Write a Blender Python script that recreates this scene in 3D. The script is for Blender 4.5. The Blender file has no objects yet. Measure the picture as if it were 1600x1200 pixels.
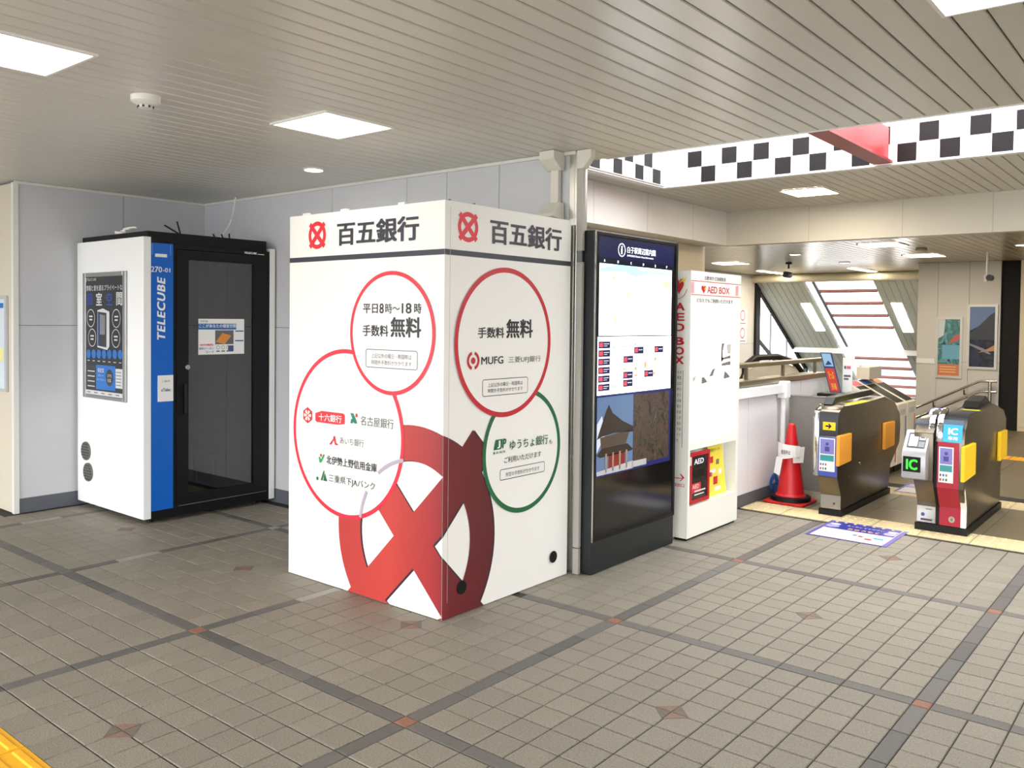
import bpy, bmesh, math, random
from mathutils import Vector, Matrix
random.seed(7)
SC = bpy.context.scene
COL = SC.collection
# ---------------------------------------------------------------- camera
FW = Vector((-0.63479318, 0.77224784, -0.02590151))
RT = Vector((0.77227604, 0.63518963, 0.01112897))
UP = Vector((-0.02504669, 0.01293852, 0.99960255))
CAM = Vector((2.40284, -3.79575, 1.56625))
FPX, PY = 1338.71, 535.47
cd = bpy.data.cameras.new('camera'); cam = bpy.data.objects.new('camera', cd); COL.objects.link(cam)
cd.sensor_width = 36; cd.lens = FPX / 1600 * 36; cd.shift_y = (PY - 600) / 1600
cd.clip_start = .05; cd.clip_end = 200
M = Matrix((RT, UP, -FW)).transposed().to_4x4(); M.translation = CAM
cam.matrix_world = M
SC.camera = cam
def project(x, y, z):
    d = Vector((x, y, z)) - CAM; k = d.dot(FW)
    if k < .1: return None
    return 800 + FPX * d.dot(RT) / k, PY - FPX * d.dot(UP) / k, k
# ---------------------------------------------------------------- light and exposure
W = bpy.data.worlds.new('sky'); SC.world = W; W.use_nodes = True
bg = W.node_tree.nodes['Background']; bg.inputs[0].default_value = (0.97, 0.985, 1.0, 1); bg.inputs[1].default_value = 6.0
SC.view_settings.view_transform = 'Standard'; SC.view_settings.look = 'None'
SC.view_settings.exposure = 0.25; SC.view_settings.gamma = 1; SC.view_settings.use_curve_mapping = False
LIGHT_NEAR, LIGHT_HALL, LIGHT_DOWN = 6.0, 44.0, 26.0
# ---------------------------------------------------------------- materials
def lin(c):
    return tuple(((v / 255) / 12.92 if v <= 10 else ((v / 255 + .055) / 1.055) ** 2.4) for v in c)
MATS = {}
def mat(name, rgb, rough=.5, metal=0, emit=0, spec=.5, noise=0, nscale=20, bump=0, bscale=200, rnd=0, alpha=None):
    if name in MATS: return MATS[name]
    m = bpy.data.materials.new(name); m.use_nodes = True; nt = m.node_tree; b = nt.nodes['Principled BSDF']
    c = lin(rgb)
    b.inputs['Base Color'].default_value = (*c, 1); b.inputs['Roughness'].default_value = rough
    b.inputs['Metallic'].default_value = metal; b.inputs['Specular IOR Level'].default_value = spec
    if emit:
        b.inputs['Emission Color'].default_value = (*c, 1); b.inputs['Emission Strength'].default_value = emit
    if noise or rnd:
        co = nt.nodes.new('ShaderNodeNewGeometry')
        n = nt.nodes.new('ShaderNodeTexNoise'); n.inputs['Scale'].default_value = nscale; n.inputs['Detail'].default_value = 5
        nt.links.new(co.outputs['Position'], n.inputs['Vector'])
        mr = nt.nodes.new('ShaderNodeMapRange'); mr.inputs[1].default_value = .25; mr.inputs[2].default_value = .75
        mr.inputs[3].default_value = 1 - noise; mr.inputs[4].default_value = 1 + noise
        nt.links.new(n.outputs['Fac'], mr.inputs[0]); val = mr.outputs[0]
        if rnd:
            oi = nt.nodes.new('ShaderNodeObjectInfo')
            ad = nt.nodes.new('ShaderNodeMath'); ad.operation = 'ADD'
            nt.links.new(oi.outputs['Random'], ad.inputs[0]); nt.links.new(co.outputs['Random Per Island'], ad.inputs[1])
            fr = nt.nodes.new('ShaderNodeMath'); fr.operation = 'FRACT'; nt.links.new(ad.outputs[0], fr.inputs[0])
            m2 = nt.nodes.new('ShaderNodeMapRange'); m2.inputs[3].default_value = 1 - rnd; m2.inputs[4].default_value = 1 + rnd
            nt.links.new(fr.outputs[0], m2.inputs[0])
            mu = nt.nodes.new('ShaderNodeMath'); mu.operation = 'MULTIPLY'
            nt.links.new(val, mu.inputs[0]); nt.links.new(m2.outputs[0], mu.inputs[1]); val = mu.outputs[0]
        vm = nt.nodes.new('ShaderNodeVectorMath'); vm.operation = 'SCALE'; vm.inputs[0].default_value = c
        nt.links.new(val, vm.inputs['Scale']); nt.links.new(vm.outputs[0], b.inputs['Base Color'])
    if bump:
        n2 = nt.nodes.new('ShaderNodeTexNoise'); n2.inputs['Scale'].default_value = bscale; n2.inputs['Detail'].default_value = 3
        g2 = nt.nodes.new('ShaderNodeNewGeometry'); nt.links.new(g2.outputs['Position'], n2.inputs['Vector'])
        bp = nt.nodes.new('ShaderNodeBump'); bp.inputs['Strength'].default_value = bump; bp.inputs['Distance'].default_value = .004
        nt.links.new(n2.outputs['Fac'], bp.inputs['Height']); nt.links.new(bp.outputs[0], b.inputs['Normal'])
    MATS[name] = m; return m
def glass(name, tint=(255, 255, 255), gloss=.08, dark=1.0):
    if name in MATS: return MATS[name]
    m = bpy.data.materials.new(name); m.use_nodes = True; nt = m.node_tree; nt.nodes.clear()
    o = nt.nodes.new('ShaderNodeOutputMaterial'); t = nt.nodes.new('ShaderNodeBsdfTransparent'); g = nt.nodes.new('ShaderNodeBsdfGlossy')
    c = lin(tint); t.inputs[0].default_value = (*[v * dark for v in c], 1); g.inputs['Roughness'].default_value = .02
    mx = nt.nodes.new('ShaderNodeMixShader'); mx.inputs[0].default_value = gloss
    nt.links.new(t.outputs[0], mx.inputs[1]); nt.links.new(g.outputs[0], mx.inputs[2]); nt.links.new(mx.outputs[0], o.inputs[0])
    MATS[name] = m; return m
def photo_mat(name, stops, scale=6, emit=0, dist=1.2, rough=.25):
    """procedural picture print: noise bands through a colour ramp"""
    if name in MATS: return MATS[name]
    m = bpy.data.materials.new(name); m.use_nodes = True; nt = m.node_tree; b = nt.nodes['Principled BSDF']
    g = nt.nodes.new('ShaderNodeNewGeometry'); n = nt.nodes.new('ShaderNodeTexNoise')
    n.inputs['Scale'].default_value = scale; n.inputs['Detail'].default_value = 4; n.inputs['Distortion'].default_value = dist
    nt.links.new(g.outputs['Position'], n.inputs['Vector'])
    r = nt.nodes.new('ShaderNodeValToRGB'); el = r.color_ramp.elements
    while len(el) < len(stops): el.new(.5)
    for i, s in enumerate(stops):
        el[i].position = .28 + .44 * i / (len(stops) - 1); el[i].color = (*lin(s), 1)
    nt.links.new(n.outputs['Fac'], r.inputs[0]); nt.links.new(r.outputs[0], b.inputs['Base Color']); b.inputs['Roughness'].default_value = rough
    if emit:
        nt.links.new(r.outputs[0], b.inputs['Emission Color']); b.inputs['Emission Strength'].default_value = emit
    MATS[name] = m; return m
# surfaces
tileM = mat('floor_tile_stone', (141, 134, 121), .6, noise=.3, nscale=150, bump=.8, bscale=150, rnd=.06)
jointM = mat('floor_joint', (52, 49, 44), .8)
bandM = mat('band_stone', (100, 97, 93), .6, noise=.1, nscale=60, rnd=.2)
paleM = mat('band_stone_pale', (158, 156, 150), .6, noise=.08, nscale=60)
redtM = mat('terracotta_inlay', (136, 110, 96), .7, noise=.1, nscale=60)
brownM = mat('brown_inlay', (114, 103, 95), .7, noise=.1)
hallM = mat('hall_tile_tan', (120, 107, 84), .45, noise=.08, nscale=30, rnd=.05)
yellowM = mat('tactile_yellow', (250, 182, 30), .6, noise=.06, nscale=40)
creamM = mat('tactile_cream', (224, 204, 158), .6, noise=.1, nscale=40, rnd=.05)
wallM = mat('wall_panel_grey', (203, 204, 208), .45, noise=.025, nscale=3)
wallB = mat('wall_backing', (120, 121, 125), .7)
baseM = mat('baseboard_grey', (92, 95, 102), .5)
ceilM = mat('ceiling_strip', (214, 211, 202), .3, spec=.5, rnd=.015)
ceilB = mat('ceiling_gap', (84, 80, 72), .8)
beigeM = mat('hall_beige', (214, 205, 186), .5, noise=.02, nscale=3)
facM = mat('fascia_white', (232, 229, 226), .45)
steelM = mat('stainless', (200, 198, 192), .22, metal=1)
gateM = mat('gate_bronze_steel', (112, 103, 90), .28, metal=.85, noise=.08, nscale=8)
chromeM = mat('chrome', (235, 235, 238), .08, metal=1)
whiteM = mat('white_paint', (240, 239, 236), .4)
whiteG = mat('white_gloss', (246, 246, 246), .25)
ivoryM = mat('conduit_ivory', (222, 218, 206), .5)
blackM = mat('black_matte', (13, 13, 14), .5, spec=.3)
blackG = mat('black_gloss', (14, 15, 17), .12)
darkM = mat('dark_grey', (58, 60, 64), .4)
greyM = mat('grey_paint', (128, 130, 134), .45)
greenslateM = mat('signage_frame', (25, 30, 33), .35)
def emitter(name, rgb, s):
    return mat(name, rgb, .5, emit=s)
# ---------------------------------------------------------------- mesh helpers
ORG = {}
class MB:
    def __init__(s): s.v = []; s.f = []
    def add(s, vs, fs):
        b = len(s.v); s.v += [tuple(v) for v in vs]; s.f += [tuple(i + b for i in f) for f in fs]; return s
    def box(s, x0, x1, y0, y1, z0, z1):
        return s.add([(x0, y0, z0), (x1, y0, z0), (x1, y1, z0), (x0, y1, z0), (x0, y0, z1), (x1, y0, z1), (x1, y1, z1), (x0, y1, z1)],
                     [(3, 2, 1, 0), (4, 5, 6, 7), (0, 1, 5, 4), (1, 2, 6, 5), (2, 3, 7, 6), (3, 0, 4, 7)])
    def prism(s, poly, ax, a0, a1):
        """polygon in the two other axes, extruded along ax"""
        def pt(p, a):
            return (a, p[0], p[1]) if ax == 'x' else (p[0], a, p[1]) if ax == 'y' else (p[0], p[1], a)
        n = len(poly); vs = [pt(p, a0) for p in poly] + [pt(p, a1) for p in poly]
        return s.add(vs, [tuple(range(n - 1, -1, -1)), tuple(range(n, 2 * n))] + [(i, (i + 1) % n, n + (i + 1) % n, n + i) for i in range(n)])
    def cyl(s, c, r, h, ax='z', n=20, r2=None):
        r2 = r if r2 is None else r2; c = Vector(c)
        A = {'x': (Vector((0, 1, 0)), Vector((0, 0, 1)), Vector((1, 0, 0))), 'y': (Vector((0, 0, 1)), Vector((1, 0, 0)), Vector((0, 1, 0))), 'z': (Vector((1, 0, 0)), Vector((0, 1, 0)), Vector((0, 0, 1)))}[ax]
        vs = []
        for q, rr in ((0, r), (h, r2)):
            for i in range(n):
                t = 2 * math.pi * i / n; vs.append(c + A[0] * rr * math.cos(t) + A[1] * rr * math.sin(t) + A[2] * q)
        return s.add(vs, [tuple(range(n - 1, -1, -1)), tuple(range(n, 2 * n))] + [(i, (i + 1) % n, n + (i + 1) % n, n + i) for i in range(n)])
    def lathe(s, c, prof, n=24):
        vs = []; fs = []; c = Vector(c); m = len(prof)
        for r, z in prof:
            for i in range(n):
                t = 2 * math.pi * i / n; vs.append(c + Vector((r * math.cos(t), r * math.sin(t), z)))
        for k in range(m - 1):
            for i in range(n):
                j = (i + 1) % n; fs.append((k * n + i, k * n + j, (k + 1) * n + j, (k + 1) * n + i))
        fs.append(tuple(range(n - 1, -1, -1))); fs.append(tuple(range((m - 1) * n, m * n)))
        return s.add(vs, fs)
    def tube(s, pts, r, n=8, closed=False):
        pts = [Vector(p) for p in pts]; m = len(pts); vs = []; fs = []
        for k, p in enumerate(pts):
            a = pts[k - 1] if (k or closed) else p; b = pts[(k + 1) % m] if (k < m - 1 or closed) else p
            d = (b - a).normalized(); q = Vector((0, 0, 1)) if abs(d.z) < .9 else Vector((0, 1, 0))
            e1 = d.cross(q).normalized(); e2 = d.cross(e1)
            for i in range(n):
                t = 2 * math.pi * i / n; vs.append(p + (e1 * math.cos(t) + e2 * math.sin(t)) * r)
        for k in range(m if closed else m - 1):
            k2 = (k + 1) % m
            for i in range(n):
                j = (i + 1) % n; fs.append((k * n + i, k * n + j, k2 * n + j, k2 * n + i))
        if not closed: fs.append(tuple(range(n - 1, -1, -1))); fs.append(tuple(range((m - 1) * n, m * n)))
        return s.add(vs, fs)
    def build(s, name, m, parent=None, bevel=0, smooth=False, org=None, seg=2):
        if parent is not None: o = ORG[parent.name]
        elif org is not None: o = Vector(org)
        else:
            xs = [v[0] for v in s.v]; ys = [v[1] for v in s.v]; zs = [v[2] for v in s.v]
            o = Vector(((min(xs) + max(xs)) / 2, (min(ys) + max(ys)) / 2, min(zs)))
        me = bpy.data.meshes.new(name)
        me.from_pydata([(v[0] - o.x, v[1] - o.y, v[2] - o.z) for v in s.v], [], s.f); me.update()
        bm = bmesh.new(); bm.from_mesh(me)
        bmesh.ops.recalc_face_normals(bm, faces=bm.faces)
        if bevel:
            es = [e for e in bm.edges if len(e.link_faces) == 2 and e.calc_face_angle(0) > .5]
            bmesh.ops.bevel(bm, geom=es, offset=bevel, segments=seg, profile=.5, affect='EDGES', clamp_overlap=True)
        bm.to_mesh(me); bm.free()
        if smooth:
            for p in me.polygons: p.use_smooth = True
            me.set_sharp_from_angle(angle=math.radians(40))
        me.materials.append(m)
        ob = bpy.data.objects.new(name, me); COL.objects.link(ob)
        if parent is not None: ob.parent = parent
        else: ob.location = o
        ORG[ob.name] = o
        return ob
def box(name, m, parent, x0, x1, y0, y1, z0, z1, bevel=0, **k):
    return MB().box(x0, x1, y0, y1, z0, z1).build(name, m, parent, bevel=bevel, **k)
def thing(name, label, cat, loc, group=None):
    o = bpy.data.objects.new(name, None); COL.objects.link(o); o.location = loc; o.empty_display_size = .1
    o['label'] = label; o['category'] = cat
    if group: o['group'] = group
    ORG[o.name] = Vector(loc); return o
def tag(o, label, cat, group=None, kind=None):
    o['label'] = label; o['category'] = cat
    if group: o['group'] = group
    if kind: o['kind'] = kind
    return o
def struct(o, label, cat): return tag(o, label, cat, kind='structure')
def inst(name, me, loc, parent, rz=0, m=None):
    ob = bpy.data.objects.new(name, me); COL.objects.link(ob); ob.parent = parent
    ob.location = Vector(loc) - ORG[parent.name]; ob.rotation_euler = (0, 0, rz); ORG[ob.name] = Vector(loc); return ob
def rot_about(o, axis, ang): o.rotation_euler['xyz'.index(axis)] = ang
# ---- flat print on faces
class Face:
    def __init__(s, O, U, V, parent): s.O = Vector(O); s.U = Vector(U); s.V = Vector(V); s.N = s.U.cross(s.V); s.p = parent
    def pt(s, u, v, k): return s.O + s.U * u + s.V * v + s.N * (.0008 + .0008 * k)
    def mesh(s, name, m, vs, fs, k=1):
        mb = MB(); mb.add([s.pt(u, v, k) for u, v in vs], fs)
        me_o = mb.build(name, m, s.p)
        return me_o
    def layers(s, name, m, parts, k=1):
        mb = MB()
        for i, (vs, fs) in enumerate(parts): mb.add([s.pt(u, v, k + .2 * i) for u, v in vs], fs)
        return mb.build(name, m, s.p)
    def poly(s, name, m, pts, k=1): return s.mesh(name, m, pts, [tuple(range(len(pts)))], k)
    def rect(s, name, m, u0, u1, v0, v1, k=1): return s.poly(name, m, [(u0, v0), (u1, v0), (u1, v1), (u0, v1)], k)
    def ell(s, name, m, cu, cv, ru, rv=None, k=1, n=48):
        rv = rv or ru
        return s.poly(name, m, [(cu + ru * math.cos(2 * math.pi * i / n), cv + rv * math.sin(2 * math.pi * i / n)) for i in range(n)], k)
    def ring(s, name, m, cu, cv, R, r, k=1, n=96, sx=1.0, a0=0, a1=2 * math.pi):
        vs, fs = ring2(cu, cv, R, r, n, sx, a0, a1); return s.mesh(name, m, vs, fs, k)
    def frame(s, name, m, u0, u1, v0, v1, t, k=1, rad=.012):
        o = rrect(u0, u1, v0, v1, rad); i = rrect(u0 + t, u1 - t, v0 + t, v1 - t, max(rad - t, .001)); n = len(o)
        return s.mesh(name, m, o + i, [(j, (j + 1) % n, n + (j + 1) % n, n + j) for j in range(n)], k)
    def text(s, body, m, u0, u1, v0, v1, k=2, bold=0.0, rot=0, name='lettering', shear=0, spc=1.0):
        bv, bf = text_mesh(body, spc, shear); vs, fs, lv = [], [], []
        d_ = 1.15 * bold; offs = [(0, 0)] if not bold else [(-d_, -d_ * .6), (d_, -d_ * .6), (-d_, d_ * .6), (d_, d_ * .6), (0, 0)]
        for i_, (ox, oy) in enumerate(offs):
            b0 = len(vs); vs += [(x + ox, y + oy) for x, y in bv]; fs += [tuple(j + b0 for j in f) for f in bf]; lv += [.13 * i_] * len(bv)
        xs = [v[0] for v in vs]; ys = [v[1] for v in vs]; a, b, c, d = min(xs), max(xs), min(ys), max(ys)
        w, h = max(b - a, 1e-5), max(d - c, 1e-5)
        if rot == 0: P = [(u0 + (x - a) / w * (u1 - u0), v0 + (y - c) / h * (v1 - v0)) for x, y in vs]
        else: P = [(u1 - (y - c) / h * (u1 - u0), v0 + (x - a) / w * (v1 - v0)) for x, y in vs]
        return MB().add([s.pt(u, v, k + q) for (u, v), q in zip(P, lv)], fs).build(name, m, s.p)
TXT = {}
def text_mesh(body, spc, shear):
    key = (body, spc, shear)
    if key in TXT: return TXT[key]
    cu = bpy.data.curves.new('t', 'FONT'); cu.body = body; cu.size = 1; cu.space_character = spc; cu.shear = shear; cu.resolution_u = 3; cu.fill_mode = 'FRONT'
    ob = bpy.data.objects.new('t', cu); COL.objects.link(ob)
    dg = bpy.context.evaluated_depsgraph_get()
    me = bpy.data.meshes.new_from_object(ob.evaluated_get(dg))
    r = ([(v.co.x, v.co.y) for v in me.vertices], [tuple(p.vertices) for p in me.polygons])
    bpy.data.objects.remove(ob); bpy.data.curves.remove(cu); bpy.data.meshes.remove(me)
    TXT[key] = r; return r
def ring2(cu, cv, R, r, n=96, sx=1.0, a0=0, a1=2 * math.pi):
    full = abs(a1 - a0 - 2 * math.pi) < 1e-6; m = n if full else n + 1; vs = []
    for rr in (R, r):
        for i in range(m):
            t = a0 + (a1 - a0) * i / n; vs.append((cu + rr * sx * math.cos(t), cv + rr * math.sin(t)))
    return vs, [(i, (i + 1) % m, m + (i + 1) % m, m + i) for i in range(n)]
def rrect(u0, u1, v0, v1, r, n=4):
    P = []
    for cx, cy, a in ((u1 - r, v1 - r, 0), (u0 + r, v1 - r, 90), (u0 + r, v0 + r, 180), (u1 - r, v0 + r, 270)):
        for i in range(n + 1):
            t = math.radians(a + 90 * i / n); P.append((cx + r * math.cos(t), cy + r * math.sin(t)))
    return P
def emblem2(cu, cv, R):
    """ring with a diagonal cross whose ends poke past the ring"""
    t = .172 * R; L = 1.183 * R; c = math.sqrt(.5); out = [ring2(cu, cv, R, R * .69, 96)]
    for sg in (1, -1):
        out.append(([(cu + c * (a - sg * q), cv + c * (sg * a + q)) for a, q in ((-L, -t), (L, -t), (L, t), (-L, t))], [(0, 1, 2, 3)]))
    return out
def clip2(vs, fs, cuts):
    bm = bmesh.new(); V = [bm.verts.new((a, b, 0)) for a, b in vs]
    for f in fs: bm.faces.new([V[i] for i in f])
    for co, no in cuts:
        bmesh.ops.bisect_plane(bm, geom=bm.verts[:] + bm.edges[:] + bm.faces[:], plane_co=(*co, 0), plane_no=(*no, 0), clear_outer=True)
    bm.verts.index_update(); r = ([(v.co.x, v.co.y) for v in bm.verts], [tuple(v.index for v in f.verts) for f in bm.faces]); bm.free(); return r
# ================================================================ ROOM SHELL
ZC, ZM, ZH = 2.614, 2.9, 2.55
XW, YW, YL = -4.87, .545, -1.09
floor = box('floor', jointM, None, -5.6, 7, -6.5, 16, -.12, -.005, org=(0, 0, 0))
struct(floor, 'grey stone tiled concourse floor with dark bands and terracotta accents', 'floor')
ground = box('ground', mat('outdoor_paving', (140, 138, 132), .8, noise=.08), None, -30, 30, -40, 40, -.3, -.125, org=(0, 0, 0))
struct(ground, 'pale paving outside around the station building', 'ground')
# --- floor tiles
PITCH, BW = .143, .07
def chamfer_tile(name, w, h, m, t=.006, c=.003):
    mb = MB(); a, b = w / 2, h / 2
    mb.add([(-a, -b, -t), (a, -b, -t), (a, b, -t), (-a, b, -t), (-a, -b, -c), (a, -b, -c), (a, b, -c), (-a, b, -c),
            (-a + c, -b + c, 0), (a - c, -b + c, 0), (a - c, b - c, 0), (-a + c, b - c, 0)],
           [(0, 1, 5, 4), (1, 2, 6, 5), (2, 3, 7, 6), (3, 0, 4, 7), (4, 5, 9, 8), (5, 6, 10, 9), (6, 7, 11, 10), (7, 4, 8, 11), (8, 9, 10, 11)])
    me = bpy.data.meshes.new(name); me.from_pydata(mb.v, [], mb.f); me.materials.append(m); return me, mb
tile_me, tile_mb = chamfer_tile('floor_tile', PITCH - .0052, PITCH - .0052, tileM)
cells = []
for i in range(-5, 4):
    for j in range(-4, 3):
        for a in range(10):
            for b in range(10):
                x = i * 1.5 + BW / 2 + PITCH * (a + .5); y = j * 1.5 + BW / 2 + PITCH * (b + .5)
                if (x < XW + .05 and y > YL - .05) or x < -6.9 or x > 5 or y > 2.99 or y < -5.5: continue
                if y > YW - .02 and x < -.70: continue
                if -2.86 < y < -2.53 and -4.2 < x < 2.4: continue
                cells.append((x, y))
def area_rank(c):
    p = project(c[0], c[1], 0)
    if not p or not (-10 < p[0] < 1610) or not (500 < p[1] < 1215): return -1
    if -1.974 < c[0] < -.667 and -.613 < c[1] < .5: return -1
    return 1 / p[2]
cells.sort(key=area_rank, reverse=True)
rest = MB()
for n, (x, y) in enumerate(cells):
    z = random.uniform(-.0009, .0003)
    if n < 300: inst('floor_tile', tile_me, (x, y, z), floor)
    else: rest.add([(v[0] + x, v[1] + y, v[2] + z) for v in tile_mb.v], tile_mb.f)
o = rest.build('floor_tile_field', tileM, floor); o['kind'] = 'stuff'
bx_me, _ = chamfer_tile('band_tile', 2 * PITCH - .004, BW - .004, bandM)
by_me, _ = chamfer_tile('band_tile', BW - .004, 2 * PITCH - .004, bandM); bp_me, _ = chamfer_tile('band_tile', BW - .004, 2 * PITCH - .004, paleM)
PALE = [(-3.0, -1.1), (-1.5, -.78), (-4.5, -1.02)]
rt_me, _ = chamfer_tile('corner_tile', BW - .004, BW - .004, mat('terracotta_corner', (146, 103, 82), .7, noise=.1, nscale=60))
def tri_mesh(m, r):
    me = bpy.data.meshes.new('inlay_triangle'); h = .0015
    v = [(0.002, 0.002, 0), (r, 0.002, 0), (0.002, r, 0), (0.002, 0.002, h), (r, 0.002, h), (0.002, r, h)]
    me.from_pydata(v, [], [(2, 1, 0), (3, 4, 5), (0, 1, 4, 3), (1, 2, 5, 4), (2, 0, 3, 5)]); me.materials.append(m); return me
dt_me, _ = chamfer_tile('corner_tile', BW - .004, BW - .004, bandM); gt_me, _ = chamfer_tile('corner_tile', BW - .004, BW - .004, paleM)
triR, triB = tri_mesh(redtM, .074), tri_mesh(brownM, .074)
def inside(x, y): return XW + .1 < x < 4.4 and -4.6 < y < 3.0 and not (y > YW - .05 and x < -.72) and not (-2.9 < y < -2.54 and -4.2 < x < 2.4) and not (-1.97 < x < -.67 and -.61 < y < .5)
for i in range(-4, 4):
    for j in range(-4, 3):
        X, Y = i * 1.5, j * 1.5
        for a in range(5):
            q = BW / 2 + 2 * PITCH * (a + .5)
            if inside(X + q, Y): inst('band_tile', bx_me, (X + q, Y, -.0005), floor)
            if inside(X, Y + q): inst('band_tile', bp_me if any(abs(X - p) < .1 and abs(Y + q - r) < .145 for p, r in PALE) else by_me, (X, Y + q, -.0005), floor)
        if inside(X, Y): inst('corner_tile', rt_me if X > -2 else gt_me if Y > -.1 else dt_me, (X, Y, 0), floor)
        if inside(X + .75, Y + .75) and Y < 2:
            for k in range(4): inst('inlay_triangle', triR if k % 2 else triB, (X + .75, Y + .75, .0003), floor, rz=k * math.pi / 2)
# --- tactile paving
def tactile_mesh(name, s, m, bars):
    mb = MB(); mb.box(-s / 2 + .003, s / 2 - .003, -s / 2 + .003, s / 2 - .003, -.01, .001)
    if bars:
        for k in range(4):
            y = -s / 2 + s * (k + .5) / 4
            mb.add([(-s * .45, y - .017, .001), (s * .45, y - .017, .001), (s * .45, y + .017, .001), (-s * .45, y + .017, .001),
                    (-s * .44, y - .011, .006), (s * .44, y - .011, .006), (s * .44, y + .011, .006), (-s * .44, y + .011, .006)],
                   [(4, 5, 6, 7), (0, 1, 5, 4), (1, 2, 6, 5), (2, 3, 7, 6), (3, 0, 4, 7)])
    else:
        for a in range(5):
            for b in range(5):
                x = -s / 2 + s * (a + .5) / 5; y = -s / 2 + s * (b + .5) / 5; r, q = .016, .010
                mb.add([(x - r, y, .001), (x, y - r, .001), (x + r, y, .001), (x, y + r, .001), (x - q, y, .006), (x, y - q, .006), (x + q, y, .006), (x, y + q, .006)],
                       [(4, 5, 6, 7), (0, 1, 5, 4), (1, 2, 6, 5), (2, 3, 7, 6), (3, 0, 4, 7)])
    me = bpy.data.meshes.new(name); me.from_pydata(mb.v, [], mb.f); me.materials.append(m); return me
tb = tactile_mesh('tactile_bar_tile', .3, yellowM, True); td = tactile_mesh('tactile_dot_tile', .35, creamM, False)
ty = tactile_mesh('tactile_yellow_tile', .3, yellowM, False)
for k in range(22): inst('tactile_bar_tile', tb, (-4.05 + .3 * k, -2.684, 0), floor)
for k in range(9): inst('tactile_dot_tile', td, (-.51 + .35 * k, 3.2, 0), floor)
for k in range(9): inst('tactile_dot_tile', td, (-.51 + .35 * k, 4.74, 0), floor)
for k in range(10): inst('tactile_yellow_tile', ty, (-.5 + .3 * k, 7.8, 0), floor)
ht, _ = chamfer_tile('hall_tile', .436, .436, hallM, t=.006, c=.002)
for a in range(9):
    for b in range(17):
        y = 3.6 + .44 * b
        if abs(y - 4.74) < .2 : continue
        inst('hall_tile', ht, (-.46 + .44 * a, y, -.001), floor)
# --- walls with panels
def panel_wall(name, label, axis, plane, cuts, zcuts, sgn, m=wallM, thick=.12, z1=2.62, org=None, part='wall_panel'):
    a0, a1 = cuts[0], cuts[-1]; g = .0025
    def bx(n, mm, par, a, b, d0, d1, z0, zz, **k):
        d0, d1 = sorted((d0, d1))
        if axis == 'y': return box(n, mm, par, a, b, d0, d1, z0, zz, **k)
        return box(n, mm, par, d0, d1, a, b, z0, zz, **k)
    w = bx(name, wallB, None, a0, a1, plane - sgn * .012, plane - sgn * thick, zcuts[0], z1); struct(w, label, 'wall')
    for i in range(len(cuts) - 1):
        for j in range(len(zcuts) - 1):
            bx(part, m, w, cuts[i] + g, cuts[i + 1] - g, plane, plane - sgn * .0118, zcuts[j] + g, zcuts[j + 1] - g)
    return w
wb = panel_wall('wall_back', 'pale grey panelled wall behind the white bank booth', 'y', YW, [XW - .11, -3.02, -2.17, -1.77, -1.29, -.672], [0, 1.485, 2.6], -1)
wl = panel_wall('wall_left', 'pale grey panelled wall beside the black booth', 'x', XW, [YL + .02, -.22, YW], [0, 1.485, 2.6], 1)
wf = panel_wall('wall_far_left', 'off white wall stub with a notice case', 'y', YL, [-7, -5.4, XW - .028], [0, 2.6], -1, m=beigeM)
b = box('baseboard_back', baseM, None, XW, -.675, YW - .008, YW - .0005, 0, .115); struct(b, 'grey baseboard along the back wall', 'baseboard')
b = box('baseboard_left', baseM, None, XW + .0005, XW + .008, YL + .035, YW - .008, 0, .115); struct(b, 'grey baseboard along the wall by the black booth', 'baseboard')
b = box('trim_1', mat('trim_white', (226, 225, 220), .4), None, XW - .03, XW + .012, YL - .008, YL + .03, 0, 2.6); struct(b, 'pale corner trim on the edge of the left wall', 'trim')
b = MB().box(XW, -.66, YW - .02, YW - .001, 2.592, 2.612).box(XW + .001, XW + .02, YL, YW - .02, 2.592, 2.612).build('trim_2', mat('trim_white', (0, 0, 0)), None)
struct(b, 'thin pale trim where wall and ceiling meet', 'trim')
b = MB().box(-.672, -.652, YW - .012, YW + .1, 0, 2.61).box(-.71, -.672, YW - .012, YW - .001, 0, 2.61).build('trim_3', steelM, None, bevel=.002); struct(b, 'shiny stainless corner guard at the end of the back wall', 'trim')
ws = box('wall_added_side', mat('added_wall', (176, 172, 164), .6), None, -7.2, -7.0, -6.3, YL + .1, 0, 2.62); struct(ws, 'unseen wall added beyond the notice case to darken the left corner', 'wall')  # unseen, added to block light from the left and darken that corner
wr = box('wall_added_right', mat('added_wall', (176, 172, 164), .6), None, 6.0, 6.2, -4.0, 11, 0, 2.62); struct(wr, 'unseen wall added to cut light from the right of the concourse', 'wall')  # added out of view so the booth's right face gets less light
# --- near ceiling
ceil = box('ceiling', ceilB, None, -7, 7, -6.5, .86, ZC + .012, ZC + .2); struct(ceil, 'beige metal strip ceiling over the concourse', 'ceiling')
SP = .1072
st_me = bpy.data.meshes.new('ceiling_strip'); mb = MB()
def strip_geo(L, w=SP - .008, h=.012, c=.004):
    m_ = MB(); a = w / 2
    prof = [(-a, h), (-a, c), (-a + c, 0), (a - c, 0), (a, c), (a, h)]
    m_.prism(prof, 'y', -L / 2, L / 2); return m_
mb = strip_geo(7.36); st_me.from_pydata(mb.v, [], mb.f); st_me.materials.append(ceilM)
for k in range(-72, 30):
    x = .712 + SP * (k + .5)
    inst('ceiling_strip', st_me, (x, -2.82, ZC), ceil)
box('edge_trim', facM, ceil, -.66, 7, .86, .875, ZC - .004, ZM + .1)
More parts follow.
